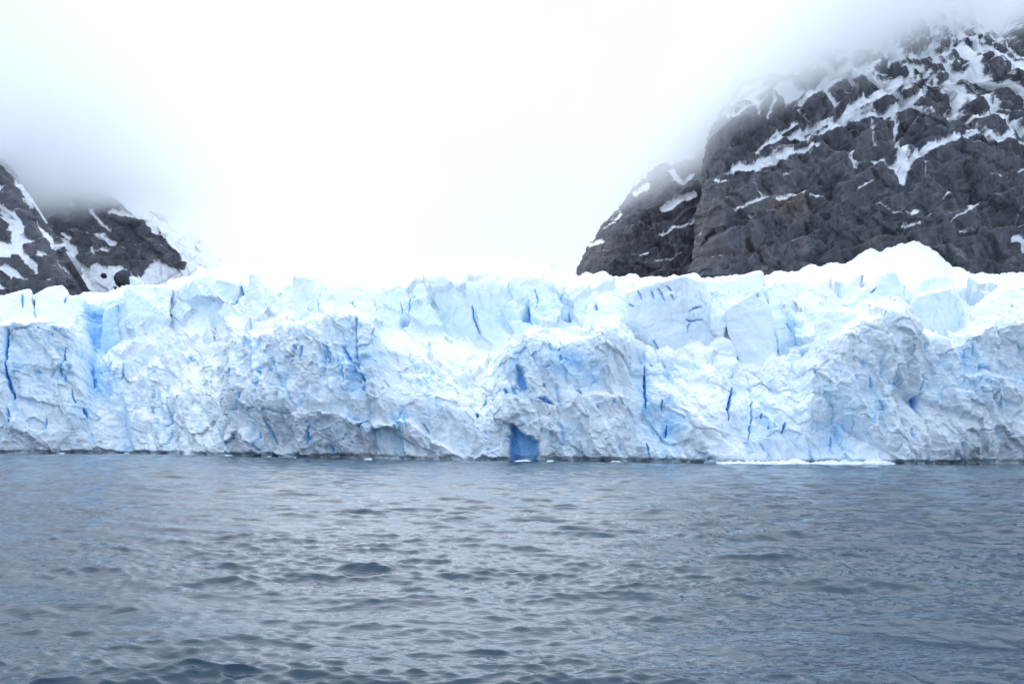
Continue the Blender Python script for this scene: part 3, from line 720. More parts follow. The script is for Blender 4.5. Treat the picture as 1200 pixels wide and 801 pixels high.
# ------------------------------------------------------------------ mountains
def relief(name, label, rows_py, L, Rr, Yf, edge_w, edge_R, amp, snow_fn, rust_fn=None, step=.95, seed=0.0, ledge=1.0, net=None):
    """a mountain side: rows from foot to summit between its two flanks, wrapped back behind both flanks and the top"""
    py = np.arange(rows_py[0], rows_py[1], -step)
    Lp = gsm(np.interp(-py, [-a[1] for a in L], [a[0] for a in L]), 2.5, 0)
    Rp = gsm(np.interp(-py, [-a[1] for a in Rr], [a[0] for a in Rr]), 2.5, 0)
    jit = lambda o: 3.2 * perlin(py * .05 + o, py * 0 + seed, py * 0) + 2.0 * perlin(py * .16 + o, py * 0 + seed, py * 0 + 3.1) + 1.0 * perlin(py * .45 + o, py * 0 + seed, py * 0 + 7.1)
    Lp = Lp + jit(.3); Rp = Rp + jit(9.3)
    nc = int((np.max(Rp - Lp)) / step) + 2
    s = np.linspace(0, 1, nc)
    PX = Lp[:, None] + (Rp - Lp)[:, None] * s; PY = np.broadcast_to(py[:, None], PX.shape).copy()
    Y = np.interp(-py, [-a[0] for a in Yf], [a[1] for a in Yf])[:, None] + 0 * PX
    eL = np.clip((PX - Lp[:, None]) / edge_w[0], 0, 1); eR = np.clip((Rp[:, None] - PX) / edge_w[1], 0, 1)
    for e in (eL, eR): Y = Y + edge_R * (1 - np.sqrt(np.clip(1 - (1 - e) ** 2, 0, 1)))
    P0 = at(PX, PY, Y)
    nrm = gsm(gsm(grid_normals(P0), 4, 0), 4, 1); nrm /= np.linalg.norm(nrm, axis=-1, keepdims=True) + 1e-9
    nrm = np.where(nrm[..., 1:2] > 0, -nrm, nrm)
    snow = snow_fn(PX, PY, P0)
    wv = np.stack([fbm(P0, 60, 3, off=seed + 1), fbm(P0, 60, 3, off=seed + 2), fbm(P0, 60, 3, off=seed + 3)], -1)
    Q = P0 + 9 * wv
    u = Q[..., 0] + .5 * Q[..., 1] + .55 * Q[..., 2]; v = Q[..., 2] - .45 * Q[..., 0]
    f1, e1 = facets(u / 40, v / 52, int(seed) + 3, .7); f2, e2 = facets(u / 16, v / 21, int(seed) + 13, .7); f3, e3 = facets(u / 6.0, v / 8, int(seed) + 23, .7)
    vert = ridged(np.stack([Q[..., 0] + .3 * Q[..., 2], Q[..., 1], Q[..., 2]], -1), 26, 4, .55, (.7, 1, 3.2), seed + 9)
    lay = v + 7 * wv[..., 0]
    saw = lambda q: (lambda t: t * (1 - sstep(.86, 1.0, t)))(q - np.floor(q))
    brk = fbm(P0, 70, 2, off=seed + 41)
    st = saw(lay / 34 + .8 * brk) * 1.25 + saw(lay / 12 - 1.5 * brk) * .38
    cleft = np.clip(ridged(np.stack([Q[..., 0] + .25 * Q[..., 2], Q[..., 1], Q[..., 2]], -1), 34, 3, .5, (1, 1, 4.5), seed + 51) - .45, 0, 1)
    d = (20 * fbm(P0, 150, 3, off=seed + 5) + 5 * ridged(Q, 75, 4, .55, (1, 1, 1.5), seed + 6) + 15 * f1 + 4.6 * f2 + 1.1 * f3 + 8.5 * st - 11 * cleft + (1 + 14 * sstep(200, 120, PY)) * np.minimum(e1, .45) + 5 * sstep(200, 120, PY) * np.minimum(e2, .45) + 2.0 * vert
         + 1.8 * ridged(Q, 14, 4, .6, (1, 1, 1.6), seed + 8)) * amp
    if net is not None:
        w = net(PX, PY); snow = np.maximum(snow, np.where(w > .01, (w * (1 + .9 * fbm(P0, 40, 3, off=seed + 31)) - np.minimum(e1, e2 * .9 + .12)) * 6.0, -3))
        snow = np.clip(snow, -1.3, 1.2)
    d -= 6 * amp * np.clip(snow, 0, 1)
    d = d * (.6 + .4 * np.minimum(eL, eR))
    dirv = nrm * .4 + np.array([0, -.6, 0])
    P = P0 + dirv * d[..., None]
    # snow also stays on the ledges
    n2 = grid_normals(P); n2 = np.where(n2[..., 1:2] > 0, -n2, n2); nz = gsm(gsm(n2[..., 2], .8, 0), .8, 1)
    snow = np.clip(np.maximum(snow, -1.25 + ledge * np.clip((nz - .5) * 3.0, 0, 1) + np.clip(snow + .6, 0, .6)) + .35 * (nz - .5), -1.3, 1.2)
    # back sides
    def back_cols(col, sgn): return [col + np.array([sgn * 8.0 * k, 45.0 * k, -10 * k]) for k in (1, 2, 3, 4)]
    P = np.concatenate([np.stack(back_cols(P[:, 0], 1)[::-1], 1), P, np.stack(back_cols(P[:, -1], -1), 1)], 1)
    top = P[-1]
    P = np.concatenate([P] + [(top + np.array([0, 40.0 * k, -14.0 * k * k]))[None] for k in (1, 2, 3)])
    pad = lambda a: np.pad(a, ((0, 3), (4, 4)), mode='edge')
    rust = rust_fn(PX, PY) if rust_fn else 0 * PX
    A = dict(snow=pad(snow).ravel(), rust=pad(rust).ravel())
    o = mesh_obj(name, P.reshape(-1, 3), grid_faces(*P.shape[:2]), M_ROCK, attrs=A)
    tag(o, label, 'mountain', kind='structure')
    return o


def crop2(l): return [(660 + x * .45, y * .45) for x, y in l]
def crop1(l): return [(x * .25, 160 + y * .25) for x, y in l]


MAIN_SNOW = [  # polyline (in a 1200x800 survey frame), half width
    ([(405, 468), (450, 440), (500, 425), (560, 408), (655, 385)], 11), ([(420, 455), (480, 432), (530, 415)], 9), ([(500, 405), (530, 380), (570, 358), (640, 328), (690, 318)], 8), ([(560, 365), (610, 345), (660, 352), (710, 345)], 8),
    ([(640, 325), (700, 332), (740, 318), (790, 308), (850, 300)], 11), ([(690, 345), (730, 310), (790, 275), (840, 255), (890, 245)], 13), ([(860, 270), (900, 240), (945, 203)], 7), ([(840, 300), (870, 290), (920, 270), (950, 215)], 9),
    ([(795, 315), (790, 360), (800, 395)], 4), ([(850, 290), (862, 330), (855, 380), (862, 430), (872, 485)], 8), ([(855, 400), (880, 440), (876, 490)], 12), ([(805, 425), (840, 445), (880, 440), (930, 408), (1000, 392), (1060, 378)], 9), ([(890, 440), (960, 400), (1020, 388)], 8),
    ([(1060, 380), (1100, 395), (1130, 378), (1200, 388)], 8), ([(955, 205), (975, 250), (1020, 255), (1060, 290), (1110, 330), (1160, 362), (1205, 372)], 9), ([(1000, 195), (1050, 245), (1100, 300), (1110, 335)], 8), ([(1030, 345), (1080, 330), (1120, 345), (1150, 380)], 8),
    ([(1160, 205), (1180, 240), (1210, 260)], 6), ([(470, 218), (520, 205), (560, 200), (600, 175), (650, 140), (690, 110)], 15), ([(560, 215), (600, 200), (640, 205)], 9), ([(615, 275), (650, 255), (680, 228), (740, 208), (800, 195)], 11), ([(770, 195), (800, 230), (840, 245)], 8),
    ([(535, 250), (541, 280), (525, 325)], 5), ([(432, 315), (470, 292), (520, 272)], 4.5), ([(610, 320), (560, 345), (530, 372)], 6), ([(690, 195), (720, 190), (740, 150), (720, 115)], 8), ([(740, 150), (800, 130), (850, 160), (830, 200)], 8), ([(850, 180), (900, 150), (930, 145), (1000, 180)], 7),
    ([(1020, 50), (1070, 100), (1110, 150)], 6), ([(960, 120), (1000, 150), (1060, 170)], 5), ([(440, 556), (480, 540), (520, 514), (560, 504), (622, 507)], 5.5), ([(488, 490), (520, 515)], 4), ([(640, 514), (680, 520), (710, 531)], 3.5), ([(405, 484), (425, 488)], 4), ([(760, 508), (792, 484)], 4.5),
    ([(876, 583), (892, 586)], 6), ([(870, 606), (900, 612)], 5), ([(980, 612), (1010, 590), (1040, 562), (1064, 545)], 4.5), ([(962, 540), (992, 515)], 4), ([(1005, 632), (1052, 628)], 3.5), ([(1080, 466), (1132, 486)], 5), ([(926, 440), (935, 490)], 2.5), ([(740, 402), (752, 448)], 7), ([(730, 420), (760, 440)], 5),
    ([(1150, 642), (1180, 650), (1210, 680)], 11), ([(1180, 625), (1190, 645)], 5), ([(1165, 470), (1200, 455)], 6), ([(1190, 500), (1175, 590), (1200, 600)], 2.5), ([(320, 636), (345, 628)], 4), ([(350, 615), (365, 605)], 3), ([(480, 560), (500, 562)], 3), ([(600, 625), (630, 650)], 2), ([(795, 545), (850, 575), (880, 585)], 2), ([(575, 455), (590, 450)], 4), ([(1060, 300), (1200, 330)], 3), ([(940, 575), (930, 585)], 5)]


def main_snow(px, py, P):
    s = np.full(px.shape, -3.0)
    wx = 6.0 * fbm(P, 24, 5, .6, off=7.7); wy = 6.0 * fbm(P, 24, 5, .6, off=3.7)
    for pts, w in MAIN_SNOW:
        q = crop2(pts); ds, t = seg_dist(px + wx, py + wy, q)
        wd = w * .45 * (.52 + .52 * np.sin(np.pi * (.1 + .8 * t)))
        s = np.maximum(s, (wd - ds) / 4.0)
    # dusting that grows towards the summit
    hi = sstep(150, 40, py + 10 * fbm(P, 60, 2, off=1.3))
    dust = -1.0 + 1.0 * hi + 1.5 * fbm(P, 14, 5, .7, off=15) * (.35 + hi) + .9 * fbm(P, 5, 3, .7, off=19) * hi
    return np.clip(np.maximum(s, dust), -1.3, 1.2)


def main_rust(px, py):
    return np.clip(blob(px, py, [(925, 245, 40, 18, .75), (930, 232, 25, 10, .4), (830, 290, 22, 60, .5), (880, 300, 40, 20, .3), (1010, 300, 30, 25, .25), (850, 240, 25, 25, .25), (700, 300, 25, 25, .4), (1080, 130, 20, 20, .2)]), 0, .8)


def spur_snow(px, py, P):
    s = np.full(px.shape, -3.0)
    for pts, w in [([(255, 548), (300, 530), (338, 510)], 9), ([(285, 455), (310, 480), (330, 465)], 8), ([(250, 625), (300, 600), (342, 580)], 5), ([(75, 643), (105, 635)], 5), ([(130, 590), (150, 560)], 4), ([(240, 690), (300, 676)], 3), ([(280, 430), (340, 415)], 8), ([(190, 510), (220, 490)], 5), ([(110, 600), (145, 590)], 3), ([(195, 675), (215, 668)], 3)]:
        ds, t = seg_dist(px + 4 * fbm(P, 24, 4, .6, off=1.), py + 4 * fbm(P, 24, 4, .6, off=2.), crop2(pts)); s = np.maximum(s, (w * .45 - ds) / 4.0)
    return np.clip(np.maximum(s, -1.1 + .7 * fbm(P, 20, 4, .6, off=5)), -1.3, 1.2)


def far_snow(px, py, P):
    return np.clip(-.15 + 1.3 * fbm(P, 22, 5, .6, off=25), -1.2, 1.2)


NEAR_POLYS = [[(0, 235), (40, 260), (15, 290), (-40, 300), (-40, 235)], [(5, 305), (40, 340), (100, 375), (120, 430), (110, 470), (150, 480), (180, 490), (120, 515), (130, 560), (180, 590), (170, 640), (130, 600), (110, 570), (80, 580), (70, 590), (30, 590), (10, 610), (-60, 600), (-60, 500), (10, 490), (50, 490), (60, 460), (30, 440), (50, 420), (20, 400), (10, 350)],
              [(20, 640), (60, 620), (100, 640), (155, 705), (130, 715), (80, 690), (40, 660)], [(-40, 670), (0, 680), (45, 720), (30, 760), (-40, 745)], [(150, 375), (200, 430), (240, 470), (300, 535), (270, 535), (215, 490), (185, 440)], [(50, 150), (95, 205), (172, 310), (160, 342), (130, 310), (80, 215), (60, 180)], [(190, 545), (225, 555), (215, 575), (185, 570)], [(275, 580), (330, 640), (320, 650), (270, 595)], [(245, 680), (265, 678), (262, 692), (245, 690)]]


def near_snow(px, py, P):
    s = np.full(px.shape, -3.0)
    wx = 5 * fbm(P, 16, 5, .6, off=2.7); wy = 5 * fbm(P, 16, 5, .6, off=6.7)
    for q in NEAR_POLYS: s = np.maximum(s, poly_sd(px + wx, py + wy, crop1(q)) / 3.6)
    s = np.maximum(s, (188 - py) / 12)  # snow on the cloud-hidden top, added to brighten the cloud around it
    big = np.where(px < -10, .2 + 1.2 * fbm(P, 40, 4, off=3), -1)
    return np.clip(np.maximum(np.maximum(s, big), -1.0 + .6 * fbm(P, 20, 4, off=5)), -1.3, 1.2)


MID_ROCK = [[(120, 300), (150, 262), (300, 250), (430, 262), (510, 285), (560, 310), (600, 350), (640, 385), (700, 420), (760, 455), (800, 510), (845, 555), (882, 605), (860, 632), (800, 612), (735, 585), (695, 610), (655, 668), (600, 630), (570, 605), (520, 628), (470, 600), (430, 622), (385, 600), (365, 565), (370, 520), (330, 500), (270, 480), (225, 430), (200, 380)], [(700, 350), (820, 380), (900, 430), (990, 480), (960, 470), (880, 425), (800, 395), (720, 390)]]  # rock ends near the cloud base; unseen snow above is added to lighten the cloud
MID_STREAK = [([(435, 350), (470, 395), (520, 440)], 9), ([(460, 455), (500, 480), (530, 500)], 12), ([(440, 545), (480, 530), (510, 540)], 8), ([(520, 360), (590, 370), (660, 390), (740, 445)], 10), ([(640, 330), (690, 390), (730, 440)], 12), ([(320, 315), (350, 320)], 6), ([(300, 470), (340, 490)], 5), ([(430, 520), (450, 560)], 5)]


def mid_snow(px, py, P):
    s = np.full(px.shape, 3.0)
    wx = 5 * fbm(P, 20, 5, .6, off=2.7); wy = 5 * fbm(P, 20, 5, .6, off=6.7)
    for q in MID_ROCK: s = np.minimum(s, -poly_sd(px + wx, py + wy, crop1(q)) / 3.0)
    for pts, w in MID_STREAK:
        ds, t = seg_dist(px + wx, py + wy, crop1(pts)); s = np.maximum(s, (w * .25 - ds) / 3.6)
    return np.clip(s, -1.2, 1.4)


def build_mountains():
    relief('mountain', 'huge dark rock massif on the right laced with snow ledges and gullies', (345, 8),
           [(803, 345), (806, 325), (812, 300), (815, 260), (819, 225), (822, 190), (834, 160), (850, 130), (862, 104), (878, 90), (905, 76), (935, 60), (970, 46), (1020, 36), (1080, 26), (1105, 8)],
           [(1560, 345), (1560, 200), (1500, 150), (1480, 118), (1300, 104), (1215, 86), (1180, 66), (1155, 47), (1138, 30), (1132, 8)],
           [(345, 760), (300, 790), (200, 850), (100, 930), (8, 1010)], (34, 60), 130, 1.0, main_snow, main_rust, .9, 2.0, net=lambda a, b: .10 * sstep(215, 60, b) * sstep(840, 930, a) + .10 * sstep(150, 110, b))
    relief('mountain', 'lower brown-grey rock spur behind the left flank of the massif', (345, 150),
           [(668, 345), (679, 318), (690, 290), (704, 270), (720, 250), (736, 232), (752, 216), (772, 200), (795, 190), (812, 178), (830, 150)],
           [(900, 345), (900, 150)], [(345, 980), (250, 1040), (150, 1120)], (40, 20), 140, .8, spur_snow, lambda a, b: np.clip(blob(a, b, [(705, 300, 30, 30, .5), (760, 270, 30, 40, .25)]), 0, 1), .95, 31.0)
    relief('mountain', 'dim snow-streaked peak in cloud at the far upper right', (180, 10),
           [(1120, 180), (1130, 120), (1140, 90), (1155, 60), (1172, 30), (1190, 10)], [(1500, 180), (1500, 10)], [(180, 960), (10, 1080)], (30, 30), 120, .6, far_snow, None, 1.2, 53.0)
    relief('mountain', 'dark ridge at the far left with large snow patches, its top in cloud', (380, 120),
           [(-420, 380), (-420, 120)], [(90, 380), (91, 345), (89, 330), (80, 308), (70, 288), (58, 268), (46, 250), (36, 232), (24, 213), (10, 196), (-20, 165), (-60, 120)],
           [(380, 660), (300, 700), (200, 770), (120, 840)], (30, 22), 110, .7, near_snow, None, .95, 71.0)
    relief('mountain', 'grey rock mass with snow skirts left of centre under low cloud', (365, 150),
           [(10, 365), (20, 260), (30, 150)], [(330, 365), (300, 330), (268, 311), (250, 298), (238, 286), (224, 274), (205, 262), (185, 250), (170, 236), (150, 215), (130, 190), (110, 150)],
           [(365, 900), (300, 960), (230, 1040), (150, 1120)], (20, 30), 140, .55, mid_snow, None, .8, 83.0)


# rock outcrops in the snow slope
def outcrop(name, label, poly, Y, thick, cat='rock', group=None, mat=None, off=0.0):
    q = np.array(poly, float); c = q.mean(0)
    P = [at(x, y, Y + .0) for x, y in q] + [at(c[0] + (x - c[0]) * .55, c[1] + (y - c[1]) * .55, Y - thick * .5) for x, y in q] + [at(x, y, Y + thick) for x, y in q]
    bm = bmesh.new()
    for p in P: bm.verts.new(p)
    r = bmesh.ops.convex_hull(bm, input=bm.verts[:])
    bmesh.ops.delete(bm, geom=[e for e in r['geom_interior'] if isinstance(e, bmesh.types.BMVert)], context='VERTS')
    me = bpy.data.meshes.new('tmp'); bm.to_mesh(me); bm.free()
    ob = bpy.data.objects.new('tmp', me); COL.objects.link(ob)
    md = ob.modifiers.new('r', 'REMESH'); md.mode = 'VOXEL'; ext = np.ptp(np.array(P), axis=0).max(); md.voxel_size = float(ext / 45)
    dg = bpy.context.evaluated_depsgraph_get(); ev = ob.evaluated_get(dg); m2 = ev.to_mesh()
    n = len(m2.vertices); V = np.empty(n * 3, np.float32); m2.vertices.foreach_get('co', V); V = V.reshape(-1, 3).astype(float)
    NR = np.empty(n * 3, np.float32); m2.vertices.foreach_get('normal', NR); NR = NR.reshape(-1, 3)
    m2.calc_loop_triangles(); T = np.empty(len(m2.loop_triangles) * 3, np.int32); m2.loop_triangles.foreach_get('vertices', T); T = T.reshape(-1, 3)
    ev.to_mesh_clear(); bpy.data.objects.remove(ob); bpy.data.meshes.remove(me)
    V = V + NR * (ext * (.07 * fbm(V, ext / 3, 4, off=off) + .05 * ridged(V, ext / 6, 3, off=off)))[:, None]
    z = np.zeros(n)
    o = mesh_obj(name, V, T, mat or M_BOULDER, None, (np.mean([p[0] for p in P]), np.mean([p[1] for p in P]), V[:, 2].min()), dict(rust=z, blue=z + .05, wet=z, grit=z + .5, snow=z - 1))
    tag(o, label, cat, group)
    return o


# ------------------------------------------------------------------ sea
def build_sea():
    az = np.concatenate([np.radians(np.arange(-88, -40, 2.0)), np.radians(np.arange(-40, -29, .12)), np.radians(np.arange(-29, 29.001, .062)), np.radians(np.arange(29.1, 40, .12)), np.radians(np.arange(41, 89, 2.0))])
    r = [5.0]
    while r[-1] < 330: r.append(r[-1] + max(.045, r[-1] * .0036))
    while r[-1] < 12000: r.append(r[-1] * 1.12)
    r = np.array(r); dr = np.gradient(r)
    X = r[:, None] * np.sin(az); Yq = r[:, None] * np.cos(az)
    rg = np.random.default_rng(12)
    nw = 150
    lam = np.exp(np.linspace(math.log(.24), math.log(11), nw)) * rg.uniform(.95, 1.05, nw)
    base_dir = math.radians(-97)
    spread = np.where(lam > 1.6, .32, .55)
    th = base_dir + rg.normal(0, 1, nw) * spread
    th[lam > 6] += .25
    kx = np.cos(th) * 2 * np.pi / lam; ky = np.sin(th) * 2 * np.pi / lam; ph = rg.uniform(0, 2 * np.pi, nw)
    g = lambda c, w: np.exp(-.5 * ((np.log(lam) - math.log(c)) / w) ** 2)
    slope = .018 * g(3.9, .55) + .014 * g(1.5, .55) + .042 * g(.40, .55) + .006
    slope[lam > 9] *= .7
    amp = slope / (2 * np.pi / lam)
    Pq = np.stack([X, Yq, 0 * X], -1)
    gust = np.clip(np.exp(1.5 * fbm(Pq, 12, 4, .6, off=2.0, sc3=(1.8, 1, 1))) * (1 + .6 * fbm(Pq, 60, 2, off=8.)), .35, 1.32); gust_l = np.clip(1 + .5 * fbm(Pq, 45, 2, off=7.0), .5, 1.5)
    Z = np.zeros_like(X); DX = np.zeros_like(X); DY = np.zeros_like(X)
    for i in range(nw):
        filt = np.clip((lam[i] / dr - 1.6) / 1.8, 0, 1)
        nr = int(np.argmax(filt <= 0)) if (filt <= 0).any() else len(r)
        if nr == 0: continue
        a = amp[i] * filt[:nr, None] * (gust[:nr] if lam[i] < 3.5 else gust_l[:nr])
        p = kx[i] * X[:nr] + ky[i] * Yq[:nr] + ph[i]
        c = np.cos(p); s = np.sin(p)
        Z[:nr] += a * c; DX[:nr] -= a * .8 * np.cos(th[i]) * s; DY[:nr] -= a * .8 * np.sin(th[i]) * s
    V = np.stack([X + DX, Yq + DY, Z], -1)
    V[r > 330, :, 2] = -.02
    o = mesh_obj('sea', V.reshape(-1, 3), grid_faces(*X.shape)[:, ::-1], M_WATER)
    tag(o, 'choppy steel-grey sea filling the foreground up to the ice', 'sea', kind='structure')


# ------------------------------------------------------------------ floating ice and dark rocks along the waterline
def shore_bits():
    def lump(name, label, px, w_px, h_m, dfront, cat, group=None, mat=None, seed=0, depth_m=None, blue=.08, wet=0.0):
        Yc = float(YB(px)) - dfront; w_px = w_px * .8; h_m = h_m * .75 if mat is None else h_m; w = w_px / FPX * Yc
        c = at(px, 540, Yc); dm = depth_m or w * .5
        rg = np.random.default_rng(seed + 100)
        n = 26
        pts = []
        for i in range(n):
            a = rg.uniform(0, 2 * math.pi); q = math.sqrt(rg.uniform(.25, 1)); top = rg.uniform(.35, 1)
            pts.append((math.cos(a) * q * w / 2, math.sin(a) * q * dm / 2, h_m * top * (1 - .55 * q * q)))
            pts.append((math.cos(a) * w / 2 * 1.02, math.sin(a) * dm / 2, -.5))
        bm = bmesh.new()
        for p in pts: bm.verts.new(p)
        r = bmesh.ops.convex_hull(bm, input=bm.verts[:])
        bmesh.ops.delete(bm, geom=[e for e in r['geom_interior'] if isinstance(e, bmesh.types.BMVert)], context='VERTS')
        bmesh.ops.triangulate(bm, faces=bm.faces[:]); bmesh.ops.subdivide_edges(bm, edges=bm.edges[:], cuts=3, use_grid_fill=True)
        bm.verts.ensure_lookup_table()
        V = np.array([v.co[:] for v in bm.verts]); bm.normal_update(); NR = np.array([v.normal[:] for v in bm.verts])
        bmesh.ops.triangulate(bm, faces=bm.faces[:]); bm.verts.index_update()
        T = np.array([[v.index for v in f.verts] for f in bm.faces]); bm.free()
        V = V + NR * (.22 * h_m * (fbm(V + seed * 9.1, h_m * .9, 3, off=seed) + .6 * fbm(V + seed, h_m * .35, 2, off=seed)))[:, None]
        V = V + np.array([c[0], c[1], 0])
        z = np.zeros(len(V))
        o = mesh_obj(name, V, T, mat or M_ICE, None, (c[0], c[1], -.4), dict(blue=z + blue, wet=z + wet, grit=z + .4, rust=z))
        tag(o, label, cat, group); return o
    G = 'floating ice along the foot of the cliff'
    lump('ice_floe', 'flat white floe left of the dark rock at the waterline', 268, 13, .75, 5, 'floating ice', G, seed=1)
    lump('boulder', 'black wet rock poking from the water under the left-centre buttress', 302, 10, 1.5, 3, 'rock', None, M_BOULDER, 2)
    lump('ice_floe', 'small white floe just right of the dark rock', 315, 9, .8, 5, 'floating ice', G, seed=3)
    lump('ice_floe', 'tiny white floe beneath the right end of the left-centre buttress', 345, 6, .5, 5, 'floating ice', G, seed=4)
    lump('ice_floe', 'low white floe in front of the pale arched alcove', 432, 14, .7, 6, 'floating ice', G, seed=5)
    lump('ice_floe', 'broad low floe in the mouth of the blue sea cave', 613, 26, .7, 7, 'floating ice', G, seed=6)
    lump('ice_floe', 'small white floe right beside the blue sea cave', 645, 12, .7, 6, 'floating ice', G, seed=7)
    lump('ice_floe', 'thin white floe below the dark undercut right of the sea cave', 722, 18, .5, 6, 'floating ice', G, seed=8)
    lump('ice_block', 'dark glassy ice block stranded where the long ice ledge begins', 832, 18, 1.5, 4, 'ice block', None, None, 9, blue=.4, wet=.6)
    lump('boulder', 'small dark rock at the waterline on the far right', 1040 + 106, 5, .9, 4, 'rock', None, M_BOULDER, 10)
    lump('ice_floe', 'pale scrap of floe at the foot of the leftmost ice', 72, 10, .45, 6, 'floating ice', G, seed=11)
    lump('ice_floe', 'white scrap of floe below the smooth slope of the left ice', 148, 9, .5, 6, 'floating ice', G, seed=12)
    # the long low ledge of broken ice at the foot on the right
    xs = np.arange(838, 1050, .9); tt = np.linspace(0, 1, 22)[:, None]
    env = np.minimum(1, np.minimum((xs - 836) / 14, (1050 - xs) / 10)); env = np.sqrt(np.clip(env, 0, 1))
    bump = .5 + .4 * perlin(xs * .05, xs * 0, xs * 0 + .3) + .6 * np.exp(-((xs - 933) / 9) ** 2) + .5 * np.exp(-((xs - 1015) / 26) ** 2) + .25 * perlin(xs * .3, xs * 0, xs * 0 + .7)
    Yl = np.interp(xs, np.arange(0, 1201, 1.0), YB(np.arange(0, 1201, 1.0)))
    prof_y = np.interp(tt, [0, .12, .3, .6, 1], [-5.0, -4.9, -3.9, -1.5, 5.0]); prof_z = np.interp(tt, [0, .12, .3, .6, 1], [-.6, .3, .75, 1.05, 1.5])
    B = at(np.broadcast_to(xs, (22, len(xs))), 540 + 0 * tt * xs, Yl + prof_y * env)
    B = B.copy(); B[..., 2] = prof_z * env * np.where(prof_z > 0, bump * .95, 1)
    f, _ = facets(B[..., 0] / 1.3, B[..., 1] / 1.0, 77, .6)
    B[..., 2] += .35 * f * env * (tt > .1); B[..., 1] -= .3 * f
    n = B[..., 0].size; z = np.zeros(n)
    o = mesh_obj('ice_ledge', B.reshape(-1, 3), grid_faces(*B.shape[:2]), M_ICE, None, tuple(B.reshape(-1, 3).mean(0) * np.array([1, 1, 0])), dict(blue=z + .04, wet=z, grit=z + .5))
    tag(o, 'long low white ledge of broken ice at the foot of the right-hand cliff', 'ice ledge')


# ------------------------------------------------------------------ clouds: real volumes wrapping the summits
def cloud(name, label, lo, hi, knots, soft, dens, noise_amp, noise_scale, xfade=None, lean=.4, thin=.3, thick=75, col=(.99, .995, 1.0)):
    m, nt, nd, lk = new_mat(name + '_vapour')
    g = nt.nodes.new('ShaderNodeNewGeometry'); sp = nt.nodes.new('ShaderNodeSeparateXYZ'); lk.new(g.outputs['Position'], sp.inputs[0])
    # underside height as a function of X (knots)
    mr = nt.nodes.new('ShaderNodeMapRange'); mr.inputs['From Min'].default_value = knots[0][0]; mr.inputs['From Max'].default_value = knots[-1][0]; lk.new(sp.outputs['X'], mr.inputs['Value'])
    zmin = min(k[1] for k in knots); zmax = max(k[1] for k in knots); dx = knots[-1][0] - knots[0][0]
    rp = ramp(nt, mr.outputs[0], [((k[0] - knots[0][0]) / dx, ((k[1] - zmin) / (zmax - zmin + 1e-6),) * 3) for k in knots])
    under = math_n(nt, 'ADD', math_n(nt, 'MULTIPLY', rp, zmax - zmin), zmin)
    vec, _ = pos_vec(nt, (1, .7, 1.2))
    nz = noise_n(nt, vec, noise_scale, 5, .6, .4)
    h = math_n(nt, 'SUBTRACT', sp.outputs['Z'], under)
    h = math_n(nt, 'ADD', h, math_n(nt, 'MULTIPLY', math_n(nt, 'SUBTRACT', nz, .5), noise_amp))
    s = nt.nodes.new('ShaderNodeMapRange'); s.interpolation_type = 'SMOOTHSTEP'; s.inputs['From Min'].default_value = 0; s.inputs['From Max'].default_value = soft; lk.new(h, s.inputs['Value'])
    dn = s.outputs[0]
    if xfade:
        x = nt.nodes.new('ShaderNodeMapRange'); x.interpolation_type = 'SMOOTHSTEP'; x.inputs['From Min'].default_value = xfade[0]; x.inputs['From Max'].default_value = xfade[1]
        lk.new(math_n(nt, 'ADD', math_n(nt, 'SUBTRACT', sp.outputs['X'], math_n(nt, 'MULTIPLY', math_n(nt, 'SUBTRACT', sp.outputs['Z'], 250.0), lean)), math_n(nt, 'MULTIPLY', math_n(nt, 'SUBTRACT', nz, .5), 90)), x.inputs['Value'])
        dn = math_n(nt, 'MULTIPLY', dn, x.outputs[0])
    th = nt.nodes.new('ShaderNodeMapRange'); th.interpolation_type = 'SMOOTHSTEP'; th.inputs['From Min'].default_value = soft * .8; th.inputs['From Max'].default_value = soft * .8 + thick; th.inputs['To Min'].default_value = 1.0; th.inputs['To Max'].default_value = thin; lk.new(h, th.inputs['Value'])
    dn = math_n(nt, 'MULTIPLY', math_n(nt, 'MULTIPLY', dn, th.outputs[0]), dens)
    pv = nt.nodes.new('ShaderNodeVolumePrincipled'); pv.inputs['Color'].default_value = (*col, 1); pv.inputs['Anisotropy'].default_value = .35
    lk.new(dn, pv.inputs['Density'])
    out = nt.nodes.new('ShaderNodeOutputMaterial'); lk.new(pv.outputs[0], out.inputs['Volume'])
    bm = bmesh.new(); bmesh.ops.create_cube(bm, size=1); me = bpy.data.meshes.new(name); bm.to_mesh(me); bm.free(); me.materials.append(m)
    o = bpy.data.objects.new(name, me); COL.objects.link(o)
    o.location = [(a + b) / 2 for a, b in zip(lo, hi)]; o.scale = [b - a for a, b in zip(lo, hi)]
    tag(o, label, 'cloud', kind='stuff')
    return o


def build_clouds():
    cloud('cloud', 'soft grey cloud swallowing the left mountain tops', (-900, 640, 150), (-130, 1250, 530),
          [(-900, 170), (-520, 200), (-420, 220), (-330, 226), (-250, 212), (-130, 198)], 20, .030, 75, .014, (-190, -480), -.35, .32, 60)
    cloud('cloud', 'pale cloud draped over the summit of the right massif', (60, 690, 200), (900, 1330, 540),
          [(60, 215), (140, 238), (200, 268), (270, 308), (330, 335), (400, 372), (460, 412), (520, 425), (900, 430)], 60, .024, 80, .011, (60, 260), .45)


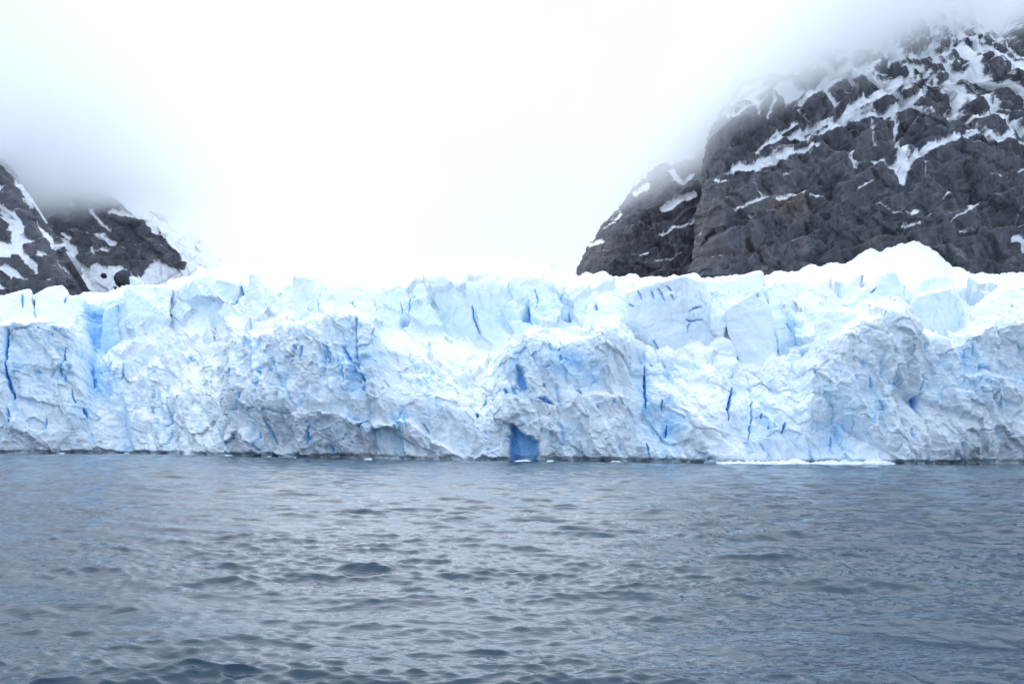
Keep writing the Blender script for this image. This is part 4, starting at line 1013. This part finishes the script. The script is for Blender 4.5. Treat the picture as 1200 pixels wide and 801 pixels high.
# ------------------------------------------------------------------ light and air
def build_light():
    w = bpy.data.worlds.new('World'); sc.world = w; w.use_nodes = True
    nt = w.node_tree; nt.nodes.clear(); lk = nt.links
    sky = nt.nodes.new('ShaderNodeTexSky'); sky.sky_type = 'NISHITA'; sky.sun_disc = False
    sky.sun_elevation = math.radians(SUN_EL); sky.sun_rotation = math.radians(SUN_AZ); sky.air_density = 1.0; sky.dust_density = 3.0
    tc = nt.nodes.new('ShaderNodeTexCoord')
    n = nt.nodes.new('ShaderNodeTexNoise'); n.inputs['Scale'].default_value = 2.2; n.inputs['Detail'].default_value = 5; lk.new(tc.outputs['Generated'], n.inputs['Vector'])
    oc = ramp(nt, n.outputs['Fac'], [(.3, (8.9, 10.8, 13.8)), (.7, (10.8, 12.7, 15.6))])
    mx = mix_c(nt, .86, sky.outputs[0], oc)
    bg = nt.nodes.new('ShaderNodeBackground'); bg.inputs['Strength'].default_value = .1; lk.new(mx, bg.inputs['Color'])
    out = nt.nodes.new('ShaderNodeOutputWorld'); lk.new(bg.outputs[0], out.inputs['Surface'])
    sd = bpy.data.lights.new('sun', 'SUN'); sd.energy = 1.4; sd.angle = math.radians(100); sd.color = (1, .995, .985)
    so = bpy.data.objects.new('sun', sd); COL.objects.link(so)
    el, a = math.radians(SUN_EL), math.radians(SUN_AZ)
    to_sun = Vector((math.sin(a) * math.cos(el), math.cos(a) * math.cos(el), math.sin(el)))
    so.rotation_euler = to_sun.to_track_quat('Z', 'Y').to_euler(); so.location = to_sun * 2000


SUN_EL, SUN_AZ = 52, -25

build_sea()
build_glacier()
for nm, lab, pts, grain, cracks, blue in SERACS:
    cat = nm.replace('_', ' ')
    hull_serac(nm, lab, pts, grain, cracks, blue, cat, {'ice_block': 'ice blocks standing on the glacier', 'ice_pinnacle': 'ice pinnacles standing on the glacier', 'ice_mound': 'ice mounds on the glacier'}[nm])
build_snowfield()
build_mountains()
RG = 'rock outcrops in the snow below the left mountain'
outcrop('rock_outcrop', 'large round black rock outcrop in the snow slope on the left', [(134, 326), (137, 320), (144, 317), (151, 319), (154, 326), (154, 333), (150, 336), (150, 344), (144, 338), (137, 332)], 770, 10, 'rock', RG, off=1.0)
outcrop('rock_outcrop', 'small black rock up the slope from the large round outcrop', [(118, 323), (120, 320), (124, 321), (125, 325), (121, 326)], 790, 5, 'rock', RG, off=2.0)
outcrop('rock_outcrop', 'thin slanting dark rock just below the large round outcrop', [(133, 336), (136, 336), (141, 341), (140, 343), (136, 341)], 740, 4, 'rock', RG, off=3.0)
shore_bits()
build_clouds()
build_light()

sc.render.engine = 'CYCLES'
cy = sc.cycles
cy.max_bounces = 12; cy.diffuse_bounces = 4; cy.glossy_bounces = 3; cy.transmission_bounces = 2; cy.volume_bounces = 14; cy.transparent_max_bounces = 8
cy.use_denoising = True
cy.sample_clamp_indirect = 6
cy.volume_step_rate = 1.0
cy.use_adaptive_sampling = True
vs = sc.view_settings
sc.display_settings.display_device = 'sRGB'
vs.view_transform = 'Standard'; vs.look = 'None'; vs.exposure = 0.11; vs.gamma = 1; vs.use_curve_mapping = False
